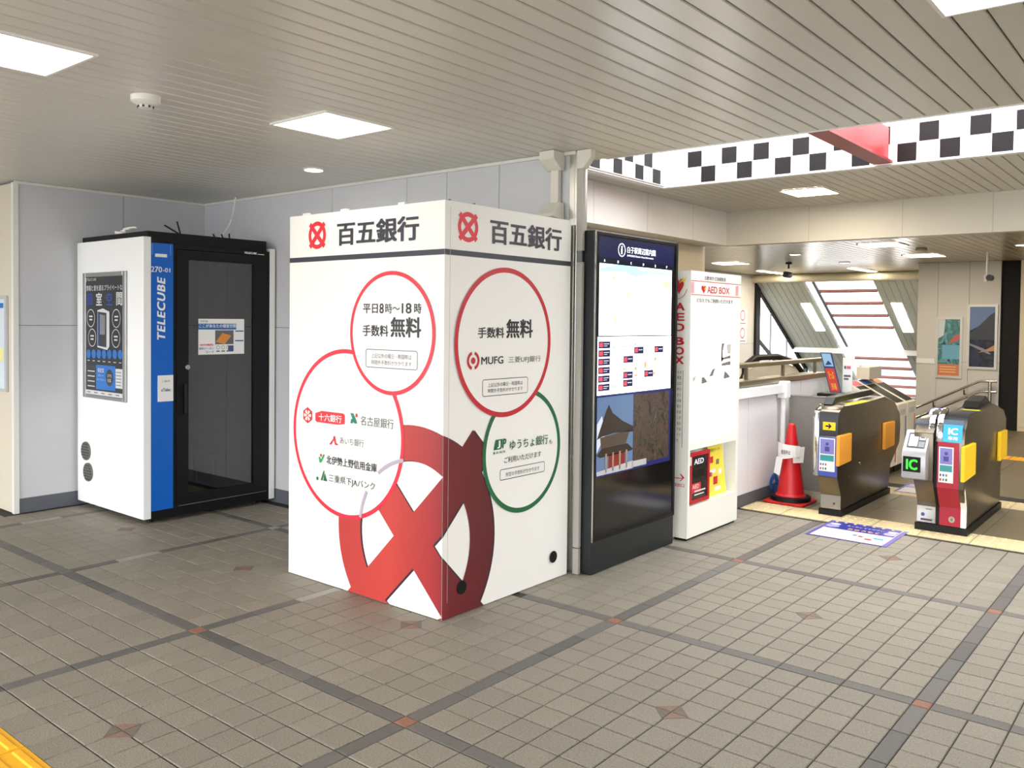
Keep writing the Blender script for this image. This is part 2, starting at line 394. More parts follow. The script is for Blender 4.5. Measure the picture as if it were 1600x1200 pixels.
# --- mid ceiling with the checkered light well
WX0, WX1, WY0, WY1 = -1.88, 3.4, 1.3, 3.73
mid = MB().box(-2.6, WX0 - .05, .9, 6.0, ZM + .012, ZM + .1).box(WX0, 4.4, WY1 + .05, 6.0, ZM + .012, ZM + .1).box(WX0, 4.4, .9, WY0, ZM + .012, ZM + .1).box(WX1, 4.4, WY0, WY1, ZM + .012, ZM + .1).build('ceiling_raised', ceilB, None)
struct(mid, 'higher strip ceiling around the checkered light well', 'ceiling')
mb = strip_geo(5.86 - WY1 - .01); sm = bpy.data.meshes.new('ceiling_strip'); sm.from_pydata(mb.v, [], mb.f); sm.materials.append(ceilM)
for k in range(-30, 33):
    x = .74 + SP * (k + .5)
    if x > WX0 + .02 and x < 3.5: inst('ceiling_strip', sm, (x, (WY1 + 5.86) / 2, ZM), mid)
mb = strip_geo(5.86 - .95); sm2 = bpy.data.meshes.new('ceiling_strip'); sm2.from_pydata(mb.v, [], mb.f); sm2.materials.append(ceilM)
for k in range(-30, -22):
    x = .74 + SP * (k + .5)
    if -2.28 < x < WX0: inst('ceiling_strip', sm2, (x, (.95 + 5.86) / 2, ZM), mid)
well = MB().box(WX0 - .05, WX0, WY0, WY1, ZM - .012, 3.62).box(WX0, WX1, WY1, WY1 + .05, ZM - .012, 3.62).box(WX1, WX1 + .05, WY0, WY1, ZM - .012, 3.62).box(WX0, WX1, WY0 - .05, WY0, ZM - .012, 3.62).build('wall_light_well', mat('well_white', (250, 250, 250), .35), None)
struct(well, 'white light well wall with black racing checks', 'wall')
chk = mat('check_black', (26, 21, 23), .45, spec=.25)
def chkq(x0, x1, r):
    z = 2.912 + .154 * r; box('check_square', chk, well, x0, x1, WY1 - .004, WY1 - .0005, z, z + .15)
for x0 in (-1.456, -1.09, -.724, -.409, -.044, .325, .648, 1.019, 1.36, 1.71, 2.06): chkq(x0, x0 + .147, 0)
for x0 in (-1.60, -1.244, -.93, -.562, -.199, .117, .491, .865, 1.184, 1.51, 1.86): chkq(x0, x0 + .147, 1)
for y0, r in ((3.545, 0), (3.22, 0), (2.84, 0), (2.47, 0), (3.385, 1), (3.03, 1), (2.66, 1)):
    z = 2.912 + .154 * r; box('check_square', chk, well, WX0 + .0005, WX0 + .004, y0, y0 + .147, z, z + .15)
b = MB().box(WX0 + .001, WX1, WY1 - .03, WY1 - .001, ZM - .012, ZM).box(WX0 + .001, WX0 + .03, WY0, WY1 - .03, ZM - .012, ZM).build('trim_4', facM, None); struct(b, 'white rim along the bottom of the light well', 'trim')
b = box('window_1', glass('skylight_glass'), None, WX0 - .04, WX1 + .04, WY0 - .04, WY1 + .04, 3.62, 3.63); struct(b, 'glass skylight over the checkered light well', 'window')
redB = mat('beam_red', (214, 30, 38), .35)
b = thing('red_beam', 'x', 'beam', (.22, 2.5, ZM)); box('flange', mat('beam_dark_red', (150, 40, 40), .35), b, .15, .30, WY0 + .005, WY1 - .035, ZM + .002, ZM + .022); box('web', redB, b, .155, .265, WY0 + .005, WY1 - .035, ZM + .022, ZM + .30, bevel=.004); tag(b, 'red beam crossing the checkered light well', 'beam')
# --- fascia beams
fx_ = box('trim_5', facM, None, -2.6, -2.2, .7, 5.86, 2.5, ZM + .011); struct(fx_, 'white ceiling drop beam above the information display', 'trim')
fy_ = box('trim_6', mat('fascia_cream', (226, 222, 210), .5), None, -2.2, 4.4, 5.86, 6.0, 2.5, ZM + .011); struct(fy_, 'cream drop beam before the ticket hall ceiling', 'trim')
for y in (2.0, 3.0, 4.0, 5.0): box('joint_strip', mat('fascia_joint', (190, 186, 178), .6), fx_, -2.2, -2.1993, y, y + .005, 2.5, ZM)
for x in (-1.2, -.2, .65, 1.5): box('joint_strip', mat('fascia_joint', (0, 0, 0)), fy_, x, x + .005, 5.8593, 5.86, 2.5, ZM)
# --- ticket hall shell
wh = box('wall_hall_side', mat('hall_side_beige', (206, 194, 166), .5), None, -2.9, -2.5, .66, 5.84, 0, 2.5); struct(wh, 'beige wall behind the information display', 'wall')
hl = panel_wall('wall_hall_left', 'grey panelled wall of the ticket hall beside the stairs', 'x', -4.95, [5.9, 8, 10, 12, 13.1], [0, 1.15, 2.55], 1, m=mat('hall_wall', (210, 206, 198), .5), z1=2.56)
hb = box('wall_hall_cross', beigeM, None, -5.0, -2.55, 5.9, 6.0, 0, 2.55); struct(hb, 'beige cross wall at the edge of the ticket hall', 'wall')
PW = 10.87
pw = panel_wall('wall_posters', 'grey panelled wall carrying two framed posters', 'y', PW, [-1.29, -.995, -.55, -.12], [0, 1.0, 2.55], -1, m=mat('hall_wall', (0, 0, 0)), z1=2.56)
sw = box('wall_stair_side', mat('hall_wall', (0, 0, 0)), None, -1.29, -1.2, PW + .13, 17.5, -1.5, 2.55); struct(sw, 'side wall of the stairwell behind the posters', 'wall')
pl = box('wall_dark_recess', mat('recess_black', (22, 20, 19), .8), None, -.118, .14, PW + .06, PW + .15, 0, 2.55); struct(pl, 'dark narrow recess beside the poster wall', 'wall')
br = panel_wall('wall_hall_end', 'cream end wall of the ticket hall', 'y', PW - .05, [.14, 1.2, 2.4, 4.4], [0, .06, 2.55], -1, m=mat('hall_end_cream', (226, 212, 184), .5), z1=2.56)
rw = box('wall_hall_right', beigeM, None, 4.4, 4.5, 5.9, 11, 0, 2.56); struct(rw, 'cream side wall of the ticket hall', 'wall')
hc = box('ceiling_hall', ceilB, None, -5.0, 4.4, 6.0, 13.0, ZH + .012, ZH + .1); struct(hc, 'lower strip ceiling of the ticket hall', 'ceiling')
mb = strip_geo(6.96); sm3 = bpy.data.meshes.new('ceiling_strip'); sm3.from_pydata(mb.v, [], mb.f)
sm3.materials.append(mat('hall_ceiling_strip', (206, 196, 172), .22, spec=.7, rnd=.02))
for k in range(-53, 22): inst('ceiling_strip', sm3, (.74 + SP * (k + .5), 9.5, ZH), hc)
# --- stair ceiling that slopes down away from the hall, with its skylight
SY, SZ, TS = 12.96, 2.40, math.tan(math.radians(32))
def sz(y): return SZ - TS * (y - SY)
def slab(name, m, par, x0, x1, y0, y1, t=.05, dz=0, **k):
    mb = MB(); mb.prism([(y0, sz(y0) + dz), (y1, sz(y1) + dz), (y1, sz(y1) + dz + t), (y0, sz(y0) + dz + t)], 'x', x0, x1); return mb.build(name, m, par, **k)
slopeM = mat('stair_ceiling', (196, 198, 186), .5, rnd=.03)
sl = slab('ceiling_stair', mat('stair_ceiling_back', (120, 122, 112), .7), None, -4.95, -3.93, SY, 17.4, t=.06, dz=.02); struct(sl, 'ribbed sloping ceiling over the stairs beside the skylight', 'ceiling')
sl2 = slab('ceiling_stair_right', mat('stair_ceiling_back', (0, 0, 0)), None, -2.62, -1.29, SY, 17.4, t=.06, dz=.02); struct(sl2, 'ribbed sloping ceiling between skylight and poster wall', 'ceiling')
for k in range(8): slab('rib_panel', slopeM, sl, -4.94 + .126 * k, -4.94 + .126 * k + .118, SY, 17.4, t=.018)
for k in range(10): slab('rib_panel', slopeM, sl2, -2.61 + .13 * k, -2.61 + .13 * k + .122, SY, 17.4, t=.018)
bm_ = MB().cyl((-4.95, 12.9, 2.47), .085, 3.66, 'x', 16).build('trim_7', mat('beam_cream', (214, 206, 178), .5), None, smooth=True); struct(bm_, 'rounded cream beam above the stairs', 'trim')
tr = slab('window_4', glass('skylight_glass'), None, -3.925, -3.78, SY + .03, 15.1, t=.01, dz=.02); struct(tr, 'narrow glazed strip beside the stair skylight', 'window')
slab('gutter_edge', greyM, tr, -3.78, -3.72, SY + .03, 15.1, t=.05)
sk = slab('window_2', glass('skylight_glass'), None, -3.72, -2.62, SY + .03, 17.4, t=.01, dz=.05); struct(sk, 'sloping stair skylight with brown glazing bars', 'window')
mul = mat('glazing_bar', (150, 96, 90), .5)
for y in (13.29, 13.66, 14.04, 14.42, 15.5, 15.85, 16.2, 16.55, 16.9): slab('glazing_bar', mul, sk, -3.72, -2.62, y - .018, y + .018, t=.045)
cb = box('trim_9', whiteM, None, -4.95, -1.29, 15.1, 15.22, .93, 1.04); struct(cb, 'white cross beam low on the sloping stair ceiling', 'trim')
# triangular stair window in the left wall
wn = MB().prism([(13.12, 2.30), (13.2, 2.25), (16.6, sz(16.6)), (16.6, sz(16.6) - .3), (13.12, -.4)], 'x', -4.965, -4.96).build('window_3', glass('window_glass', gloss=.05), None); struct(wn, 'tall triangular stair window with dark frame', 'window')
box('frame_bar', blackM, wn, -4.98, -4.9, 12.98, 13.18, -.4, 2.4)
MB().prism([(13.1, 2.40), (13.1, 2.27), (15.9, sz(15.9) - .07), (15.9, sz(15.9) + .0)], 'x', -4.98, -4.92).build('frame_bar', blackM, wn)
for y in (13.85, 14.75): box('mullion', greyM, wn, -4.975, -4.945, y - .02, y + .02, -.4, sz(y) - .06)
MB().prism([(13.15, 1.29), (13.15, 1.21), (15.6, -.02), (15.6, .06)], 'x', -4.975, -4.93).build('mullion', darkM, wn)
box('frame_bar', darkM, wn, -4.985, -4.91, 15.84, 15.94, -.5, 1.0)
# ================================================================ BANK BOOTH
bx, by, bw, bd, bh = -.667, -.613, 1.307, 1.109, 2.1816
booth = thing('bank_booth', 'white cash machine booth with red ring graphics and bank lettering', 'booth', (bx - bw / 2, by + bd / 2, 0))
boothW = mat('booth_white', (243, 241, 236), .42)
box('body', boothW, booth, bx - bw + .002, bx - .002, by + .002, by + bd, .004, bh - .02)
box('front_panel', boothW, booth, bx - bw, bx, by, by + .0018, .004, bh)
box('side_panel', boothW, booth, bx - .0018, bx, by + .0018, by + bd, .004, bh)
for s in (-1.18, -.83, -.35): box('top_clip', whiteM, booth, bx + s, bx + s + .05, by - .001, by + .02, bh, bh + .012)
for s in (.03, .22): box('top_clip', greyM, booth, bx - .01, bx + .001, by + s, by + s + .012, bh, bh + .008)
FL = Face((bx, by, 0), (1, 0, 0), (0, 0, 1), booth); FR = Face((bx, by, 0), (0, 1, 0), (0, 0, 1), booth)
navy = mat('print_charcoal', (46, 46, 58), .4); ink = mat('print_ink', (38, 38, 44), .4); thin = mat('print_grey', (98, 98, 106), .4)
redP = mat('print_red', (222, 40, 62), .4); redL = mat('print_logo_red', (226, 36, 52), .4); grn = mat('print_green', (22, 104, 62), .4)
def strp(F, a, b_): F.rect('stripe', navy, a, b_, 1.902, 1.931, 1)
strp(FL, -bw, 0); strp(FR, 0, bd)
def emb(F, cu, cv, R, m, k=1): return F.layers('emblem', m, emblem2(cu, cv, R), k=k)
emb(FL, -1.042, 2.056, .081, redL); emb(FR, .175, 2.057, .0795, redL)
FL.text('百五銀行', navy, -.859, -.187, 1.984, 2.118, bold=.026); FR.text('百五銀行', navy, .351, 1.011, 1.985, 2.12, bold=.026)
# big emblem running round the corner
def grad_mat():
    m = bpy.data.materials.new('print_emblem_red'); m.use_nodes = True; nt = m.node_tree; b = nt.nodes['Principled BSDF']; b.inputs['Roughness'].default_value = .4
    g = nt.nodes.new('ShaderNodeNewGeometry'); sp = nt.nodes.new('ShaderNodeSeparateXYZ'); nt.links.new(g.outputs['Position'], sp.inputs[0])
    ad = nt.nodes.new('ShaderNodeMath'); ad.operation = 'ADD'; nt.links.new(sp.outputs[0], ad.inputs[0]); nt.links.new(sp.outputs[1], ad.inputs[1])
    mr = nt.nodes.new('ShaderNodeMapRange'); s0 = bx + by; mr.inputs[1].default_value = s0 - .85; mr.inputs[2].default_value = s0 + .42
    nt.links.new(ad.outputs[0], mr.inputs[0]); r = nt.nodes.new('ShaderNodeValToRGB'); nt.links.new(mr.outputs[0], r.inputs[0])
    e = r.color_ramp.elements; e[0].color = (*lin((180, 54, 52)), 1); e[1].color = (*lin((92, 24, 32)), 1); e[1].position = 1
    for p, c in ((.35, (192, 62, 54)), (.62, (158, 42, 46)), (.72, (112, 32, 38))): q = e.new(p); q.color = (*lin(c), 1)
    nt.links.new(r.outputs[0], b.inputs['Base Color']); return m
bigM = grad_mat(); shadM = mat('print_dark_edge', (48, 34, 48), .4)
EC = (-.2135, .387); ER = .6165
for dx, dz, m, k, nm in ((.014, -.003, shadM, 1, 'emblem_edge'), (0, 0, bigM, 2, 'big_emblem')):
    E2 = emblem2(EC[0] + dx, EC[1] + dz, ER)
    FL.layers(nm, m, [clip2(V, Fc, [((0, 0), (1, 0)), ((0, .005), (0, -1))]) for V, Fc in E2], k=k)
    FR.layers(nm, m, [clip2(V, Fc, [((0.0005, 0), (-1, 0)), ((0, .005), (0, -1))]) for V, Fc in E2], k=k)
FL.ell('disc', boothW, -.772, .905, .47, k=3, n=72); FR.ell('disc', boothW, .662, .82, .34, k=3, n=72)
FL.ring('ring', redP, -.772, .905, .487, .4625, k=4)
FL.ell('disc', boothW, -.396, 1.49, .32, k=5, n=72); FL.ring('ring', redP, -.396, 1.49, .338, .316, k=6)
FR.ring('ring', grn, .662, .82, .357, .329, k=4)
FR.ell('disc', boothW, .49, 1.443, .4, k=5, n=72); FR.ring('ring', mat('print_red_shaded', (196, 36, 48), .4), .49, 1.443, .417, .389, k=6)  # right ring: same red print as the left, darkened for the shaded face
K = 7
FL.text('平日', ink, -.624, -.500, 1.597, 1.650, K, .02); FL.text('8', ink, -.487, -.452, 1.597, 1.652, K, .016)
FL.text('時～', ink, -.440, -.325, 1.597, 1.652, K, .008); FL.text('18', ink, -.310, -.235, 1.597, 1.653, K, .016); FL.text('時', ink, -.215, -.159, 1.597, 1.652, K, .02)
FL.text('手数料', ink, -.626, -.414, 1.470, 1.533, K, .02); FL.text('無料', ink, -.397, -.160, 1.469, 1.578, K, .024)
FL.frame('note_border', ink, -.598, -.186, 1.297, 1.399, .0035, K, rad=.014)
FL.text('上記以外の曜日・時間帯は', thin, -.550, -.232, 1.350, 1.377, K); FL.text('時間外手数料がかかります', thin, -.550, -.232, 1.314, 1.340, K)
# partner marks in the lower left ring
def petals(F, cu, cv, R, m, mw, k):
    F.poly('mark', m, [(cu + R * math.cos(math.radians(60 * i + 30)), cv + R * math.sin(math.radians(60 * i + 30))) for i in range(6)], k)
    for i in range(6):
        a = math.radians(60 * i); c, s = math.cos(a), math.sin(a); L = []
        for r, w in ((.12, .03), (.55, .2), (.72, .1), (.62, 0), (.72, -.1), (.55, -.2), (.12, -.03)): L.append((cu + R * (r * c - w * s), cv + R * (r * s + w * c)))
        F.poly('mark', mw, L, k + 1)
petals(FL, -1.118, .986, .049, mat('mark_red', (206, 36, 44), .4), boothW, K)
FL.poly('name_plate', mat('plate_red', (226, 44, 56), .4), [(-1.045, 1.005), (-.985, 1.022), (-.79, 1.022), (-.776, 1.012), (-.776, .962), (-.835, .953), (-1.03, .953), (-1.045, .962)], K)
FL.text('十六銀行', boothW, -1.012, -.802, .964, 1.008, K + 1, .012)
tealM = mat('mark_teal', (20, 128, 108), .4)
FL.poly('mark', tealM, [(-.727, 1.03), (-.70, 1.03), (-.667, .973), (-.694, .973)], K); FL.poly('mark', tealM, [(-.727, .972), (-.705, .972), (-.70, .99), (-.718, 1.0)], K)
FL.poly('mark', mat('mark_red', (0, 0, 0)), [(-.682, 1.03), (-.666, 1.03), (-.666, 1.01), (-.682, 1.01)], K)
FL.text('名古屋銀行', thin, -.639, -.366, .968, 1.022, K, .002)
FL.poly('mark', mat('mark_red', (0, 0, 0)), [(-.915, .832), (-.895, .832), (-.872, .862), (-.862, .834), (-.834, .834), (-.834, .842), (-.852, .844), (-.862, .886), (-.873, .886), (-.88, .866)], K)
FL.text('あいち銀行', thin, -.818, -.610, .845, .887, K)
FL.poly('mark', mat('mark_green', (40, 160, 90), .4), [(-1.004, .716), (-.985, .716), (-.952, .768), (-.968, .768), (-.988, .735), (-1.0, .75), (-1.012, .75)], K); FL.ell('mark', mat('mark_red', (0, 0, 0)), -.99, .76, .009, k=K, n=16)
FL.text('北伊勢上野信用金庫', ink, -.940, -.500, .716, .766, K, .016)
FL.poly('mark', grn, [(-.992, .612), (-.975, .612), (-.955, .671), (-.966, .671)], K); FL.poly('mark', grn, [(-.966, .612), (-.93, .612), (-.955, .66), (-.96, .64)], K); FL.ell('mark', grn, -1.022, .619, .011, k=K, n=16)
FL.text('三重県下JAバンク', ink, -.916, -.514, .608, .658, K, .003)
FL.ring('print_arc', mat('print_lilac', (176, 164, 182), .5), EC[0], EC[1], .437, .416, K, n=24, a0=math.radians(100), a1=math.radians(130)); FL.ring('print_arc', mat('print_lilac', (0, 0, 0)), EC[0], EC[1], .437, .416, K, n=24, a0=math.radians(150), a1=math.radians(172))
# right face
FR.text('手数料', ink, .254, .475, 1.469, 1.528, K, .02); FR.text('無料', ink, .493, .733, 1.467, 1.574, K, .024)
crim = mat('mark_crimson', (186, 30, 40), .4)
FR.ring('mark', crim, .220, 1.349, .05, .033, K, n=20, a0=math.radians(105), a1=math.radians(255)); FR.ring('mark', crim, .220, 1.349, .05, .033, K, n=20, a0=math.radians(-75), a1=math.radians(75)); FR.ell('mark', crim, .220, 1.349, .018, k=K, n=24)
FR.text('MUFG', ink, .284, .470, 1.326, 1.368, K, .016); FR.text('三菱UFJ銀行', ink, .514, .811, 1.323, 1.363, K, .0)
FR.frame('note_border', ink, .296, .692, 1.150, 1.244, .0035, K, rad=.014)
FR.text('上記以外の曜日・時間帯は', ink, .342, .644, 1.200, 1.223, K); FR.text('時間外手数料がかかります', ink, .342, .645, 1.168, 1.191, K)
FR.poly('mark', grn, [(.395, .849), (.455, .849), (.468, .862), (.468, .905), (.412, .905)], K); FR.text('J', boothW, .425, .452, .856, .898, K + 1, .03); FR.text('P', grn, .468, .503, .852, .905, K + 1, .03, shear=.15)
FR.text('B A N K', grn, .392, .498, .826, .839, K, .02); FR.text('ゆうちょ銀行', grn, .536, .893, .834, .891, K, .01); FR.text('も', ink, .906, .935, .831, .858, K)
FR.text('ご利用いただけます', ink, .487, .827, .765, .800, K, .003); FR.frame('note_border', ink, .451, .862, .672, .734, .0035, K, rad=.012); FR.text('所定の手数料がかかります', ink, .502, .812, .687, .712, K)
for cy, cz, r in ((.959, .141, .036), (.146, .146, .036)): MB().cyl((bx + .0055, by + cy, cz), r, .004, 'x', 24).build('plug', blackM, booth, bevel=.002)
FR.rect('seam', mat('seam_grey', (188, 184, 176), .6), .034, .0365, .09, 2.15, 6)
# ================================================================ BLACK PRIVATE BOOTH
tx0, tx1, ty0, ty1, tz = -4.815, -3.748, -.622, .525, 2.16
tele = thing('phone_booth', 'black private work booth with blue strip and white side panels', 'booth', ((tx0 + tx1) / 2, (ty0 + ty1) / 2, 0))
box('side_panel', whiteG, tele, tx0 - .02, tx1, ty0, ty0 + .06, .045, tz, bevel=.003)
box('side_panel', whiteM, tele, tx0, tx1 + .004, ty1 - .05, ty1, .035, 2.145, bevel=.003)
fr = MB().box(tx0, tx1 - .03, ty0 + .062, ty0 + .12, .03, 2.12).box(tx0, tx1 - .03, ty1 - .11, ty1 - .052, .03, 2.12).box(tx0, tx0 + .05, ty0 + .12, ty1 - .11, .03, 2.12).box(tx0, tx1 - .03, ty0 + .12, ty1 - .11, .03, .08)
fr.build('shell', blackM, tele)
box('roof', blackM, tele, tx0 - .005, tx1 - .012, ty0 + .035, ty1 - .075, 2.12, 2.205, bevel=.003)
for x in (tx0 + .08, tx1 - .1):
    for y in (ty0 + .1, ty1 - .12): MB().cyl((x, y, 0), .025, .031, 'z', 12).build('foot', blackM, tele)
box('front_frame', blackM, tele, tx1 - .03, tx1 - .002, ty0 + .062, ty1 - .052, .035, .1)
box('front_frame', blackM, tele, tx1 - .03, tx1 - .002, -.385, ty1 - .052, 2.085, 2.12); box('front_frame', blackM, tele, tx1 - .03, tx1 - .002, -.385, -.362, .1, 2.085); box('front_frame', blackM, tele, tx1 - .03, tx1 - .002, .45, ty1 - .052, .1, 2.085)
blu = box('blue_panel', mat('panel_blue', (0, 98, 196), .35), tele, tx1 - .03, tx1, ty0 + .062, -.387, .1, 2.118)
FT = Face((tx1, 0, 0), (0, 1, 0), (0, 0, 1), tele)
FT.rect('name_slot', whiteM, -.532, -.438, 2.014, 2.038); FT.rect('panel_line', mat('line_pale_blue', (140, 190, 230), .4), -.555, -.552, 2.03, 2.112); FT.rect('panel_line', mat('line_pale_blue', (0, 0, 0)), -.412, -.409, 2.03, 2.112)
FT.text('270', whiteG, -.565, -.478, 1.899, 1.941, bold=.012); FT.text('-01', whiteG, -.472, -.413, 1.902, 1.934, bold=.012)
FT.text('TELECUBE', whiteG, -.517, -.452, 1.392, 1.866, bold=.03, rot=1, shear=.2, spc=1.16)
box('notice_sheet', whiteM, tele, tx1 + .001, tx1 + .012, -.512, -.392, .924, 1.122); FT2 = Face((tx1 + .012, 0, 0), (0, 1, 0), (0, 0, 1), tele)
FT2.text('ご案内', thin, -.485, -.42, 1.07, 1.085); FT2.text('eTelec', mat('ink_blue', (60, 84, 140), .5), -.49, -.415, 1.0, 1.025, bold=.02)
door = MB().box(tx1 - .036, tx1 + .004, -.36, -.262, .106, 2.08).box(tx1 - .036, tx1 + .004, .322, .447, .106, 2.08).box(tx1 - .036, tx1 + .004, -.262, .322, 2.007, 2.08).box(tx1 - .036, tx1 + .004, -.262, .322, .106, .19).build('door', blackM, tele)
box('glass_pane', glass('booth_glass', (168, 164, 160), .13), door, tx1 - .02, tx1 - .014, -.262, .322, .19, 2.007)
MB().cyl((tx1 + .004, -.292, 1.179), .02, .045, 'x', 16).build('knob', steelM, door, bevel=.004)
MB().box(tx1 + .004, tx1 + .03, -.31, -.288, .82, 1.05).build('handle', blackG, door, bevel=.004)
box('door_line', greyM, door, tx1 + .004, tx1 + .0055, -.345, .445, .108, .111)
FT3 = Face((tx1 + .004, 0, 0), (0, 1, 0), (0, 0, 1), tele); FT3.text('TELECUBE', whiteG, .226, .345, 2.088, 2.104, bold=.03, shear=.2); FT3.rect('logo_line', whiteM, .352, .415, 2.088, 2.093)
FS = Face((tx1 - .0135, 0, 0), (0, 1, 0), (0, 0, 1), door); stB = mat('sticker_blue', (30, 100, 168), .4)
FS.rect('sticker', whiteM, -.171, .239, 1.27, 1.553, 1); FS.rect('sticker_print', stB, -.171, .165, 1.468, 1.515, 2); FS.text('ここがあなたの個室空間', whiteG, -.165, .16, 1.482, 1.512, 3, .012); FS.text('TELECUBE', ink, -.155, -.09, 1.526, 1.54, 3)
FS.rect('sticker_print', mat('sticker_photo', (96, 100, 104), .4), -.025, .14, 1.35, 1.462, 2); FS.poly('sticker_print', mat('desk_orange', (220, 140, 60), .4), [(-.02, 1.37), (.06, 1.35), (.12, 1.42), (.04, 1.44)], 3)
FS.text('30分無料', redL, -.16, -.04, 1.338, 1.356, 3, .01); FS.text('無料クーポン', stB, -.165, -.035, 1.308, 1.328, 3, .01); FS.text('コード', stB, -.11, -.035, 1.28, 1.3, 3, .01)
for i in range(3):
    FS.ring('sticker_print', thin, .0 + .045 * i, 1.325, .016, .013, 3, n=16); FS.rect('sticker_print', thin, -.015 + .045 * i, .015 + .045 * i, 1.29, 1.3, 3)
FS.rect('sticker_print', stB, .155, .232, 1.45, 1.46, 2); FS.rect('sticker_print', stB, .155, .232, 1.372, 1.382, 2); FS.rect('sticker_print', mat('ink_blue', (0, 0, 0)), .09, .14, 1.29, 1.34, 2)
# inside: bench and back lining
box('bench_seat', mat('bench_brown', (96, 84, 76), .6), tele, tx0 + .06, tx0 + .48, -.3, .38, .37, .42, bevel=.01); 
for y in (-.26, .34):
    for x in (tx0 + .12, tx0 + .44): MB().cyl((x, y, .08), .015, .29, 'z', 10).build('bench_leg', darkM, tele)
box('lining', mat('booth_lining', (120, 118, 112), .8), tele, tx0 + .052, tx0 + .06, ty0 + .125, ty1 - .115, .08, 2.1)
# poster frame and vents on the white side
FP = Face((0, ty0 - .012, 0), (1, 0, 0), (0, 0, 1), tele)
pf = MB().box(-4.702, -4.655, ty0 - .018, ty0 - .001, .908, 1.91).box(-4.037, -3.99, ty0 - .018, ty0 - .001, .908, 1.91).box(-4.655, -4.037, ty0 - .018, ty0 - .001, 1.875, 1.91).box(-4.655, -4.037, ty0 - .018, ty0 - .001, .908, .935).build('poster_frame', mat('frame_silver', (168, 168, 166), .3, metal=.7), tele, bevel=.004)
box('poster_back', mat('poster_black', (40, 42, 46), .3), tele, -4.656, -4.036, ty0 - .012, ty0 - .001, .934, 1.876)
pb = mat('poster_blue', (40, 74, 150), .3); pb2 = mat('poster_bright_blue', (30, 112, 196), .3); pg = mat('poster_pale', (208, 210, 212), .3)
FP.rect('poster_print', pg, -4.648, -4.641, 1.835, 1.868); FP.text('TELECUBE', pg, -4.632, -4.47, 1.846, 1.866); FP.text('情報と音を遮るプライベートな', pg, -4.645, -4.045, 1.765, 1.81, 1, .01)
FP.text('個', pb, -4.64, -4.535, 1.648, 1.748, 1, .02); FP.text('室', pg, -4.475, -4.375, 1.648, 1.75, 1, .02); FP.text('空', pb, -4.305, -4.205, 1.648, 1.75, 1, .02); FP.text('間', pg, -4.14, -4.045, 1.648, 1.75, 1, .02)
for cu, cv in ((-4.566, 1.548), (-4.544, 1.392), (-4.141, 1.548), (-4.148, 1.394)):
    FP.ring('poster_print', pg, cu, cv, .072, .066, 1, n=32, sx=.95); FP.rect('poster_print', pg, cu - .03, cu + .03, cv + .008, cv + .02); FP.rect('poster_print', pg, cu - .025, cu + .025, cv - .018, cv - .006)
FP.poly('poster_print', pg, [(-4.452, 1.61), (-4.36, 1.625), (-4.252, 1.6), (-4.252, 1.33), (-4.29, 1.3), (-4.453, 1.318)], 1); FP.poly('poster_print', mat('poster_dark', (52, 54, 60), .3), [(-4.445, 1.6), (-4.30, 1.59), (-4.30, 1.32), (-4.445, 1.33)], 2); FP.poly('poster_print', pb, [(-4.445, 1.6), (-4.42, 1.6), (-4.42, 1.33), (-4.445, 1.33)], 3); FP.poly('poster_print', greyM, [(-4.41, 1.58), (-4.32, 1.57), (-4.32, 1.42), (-4.41, 1.42)], 3)
for i in range(7): FP.ell('poster_print', pb2, -4.606 + .088 * i, 1.26 + .002 * i, .036, .036, 1, 20); FP.rect('poster_print', pg, -4.626 + .088 * i, -4.586 + .088 * i, 1.205, 1.211)
FP.rect('poster_print', mat('poster_dark', (0, 0, 0)), -4.635, -4.48, .985, 1.172); FP.rect('poster_print', pb2, -4.478, -4.155, .985, 1.178); FP.text('個室型', pg, -4.45, -4.34, 1.12, 1.155, 2, .01); FP.text('スマート', pg, -4.45, -4.35, 1.085, 1.105, 2); FP.text('ワークスペース', pg, -4.46, -4.30, 1.052, 1.072, 2); FP.ell('poster_print', mat('poster_dark', (0, 0, 0)), -4.25, 1.085, .062, .065, 2, 28); FP.text('15', pg, -4.275, -4.225, 1.05, 1.075, 3, .02); FP.text('275', pg, -4.285, -4.215, 1.09, 1.11, 3)
FP.rect('poster_print', pg, -4.152, -4.04, 1.01, 1.16); FP.rect('poster_print', pg, -4.652, -4.04, .938, .972); 
for i in range(5): FP.rect('poster_print', thin, -4.145, -4.06, 1.03 + .025 * i, 1.036 + .025 * i, 2)
for i in range(5): FP.rect('poster_print', greyM, -4.63 + .12 * i, -4.57 + .12 * i, .95, .96, 2)
for i in range(4): FP.rect('poster_print', pg, -4.62, -4.50, 1.0 + .04 * i, 1.008 + .04 * i, 2)
for cu, cv in ((-4.672, .468), (-4.634, .30)):
    MB().cyl((cu, ty0 - .014, cv), .076, .013, 'y', 28).build('vent', mat('vent_metal', (120, 116, 108), .35, metal=.6), tele, bevel=.003)
    for i in range(6):
        z = cv - .055 + .022 * i; h = math.sqrt(max(.066 ** 2 - (z - cv) ** 2, 1e-4)); box('vent_slat', darkM, tele, cu - h, cu + h, ty0 - .0175, ty0 - .0145, z - .005, z + .005)
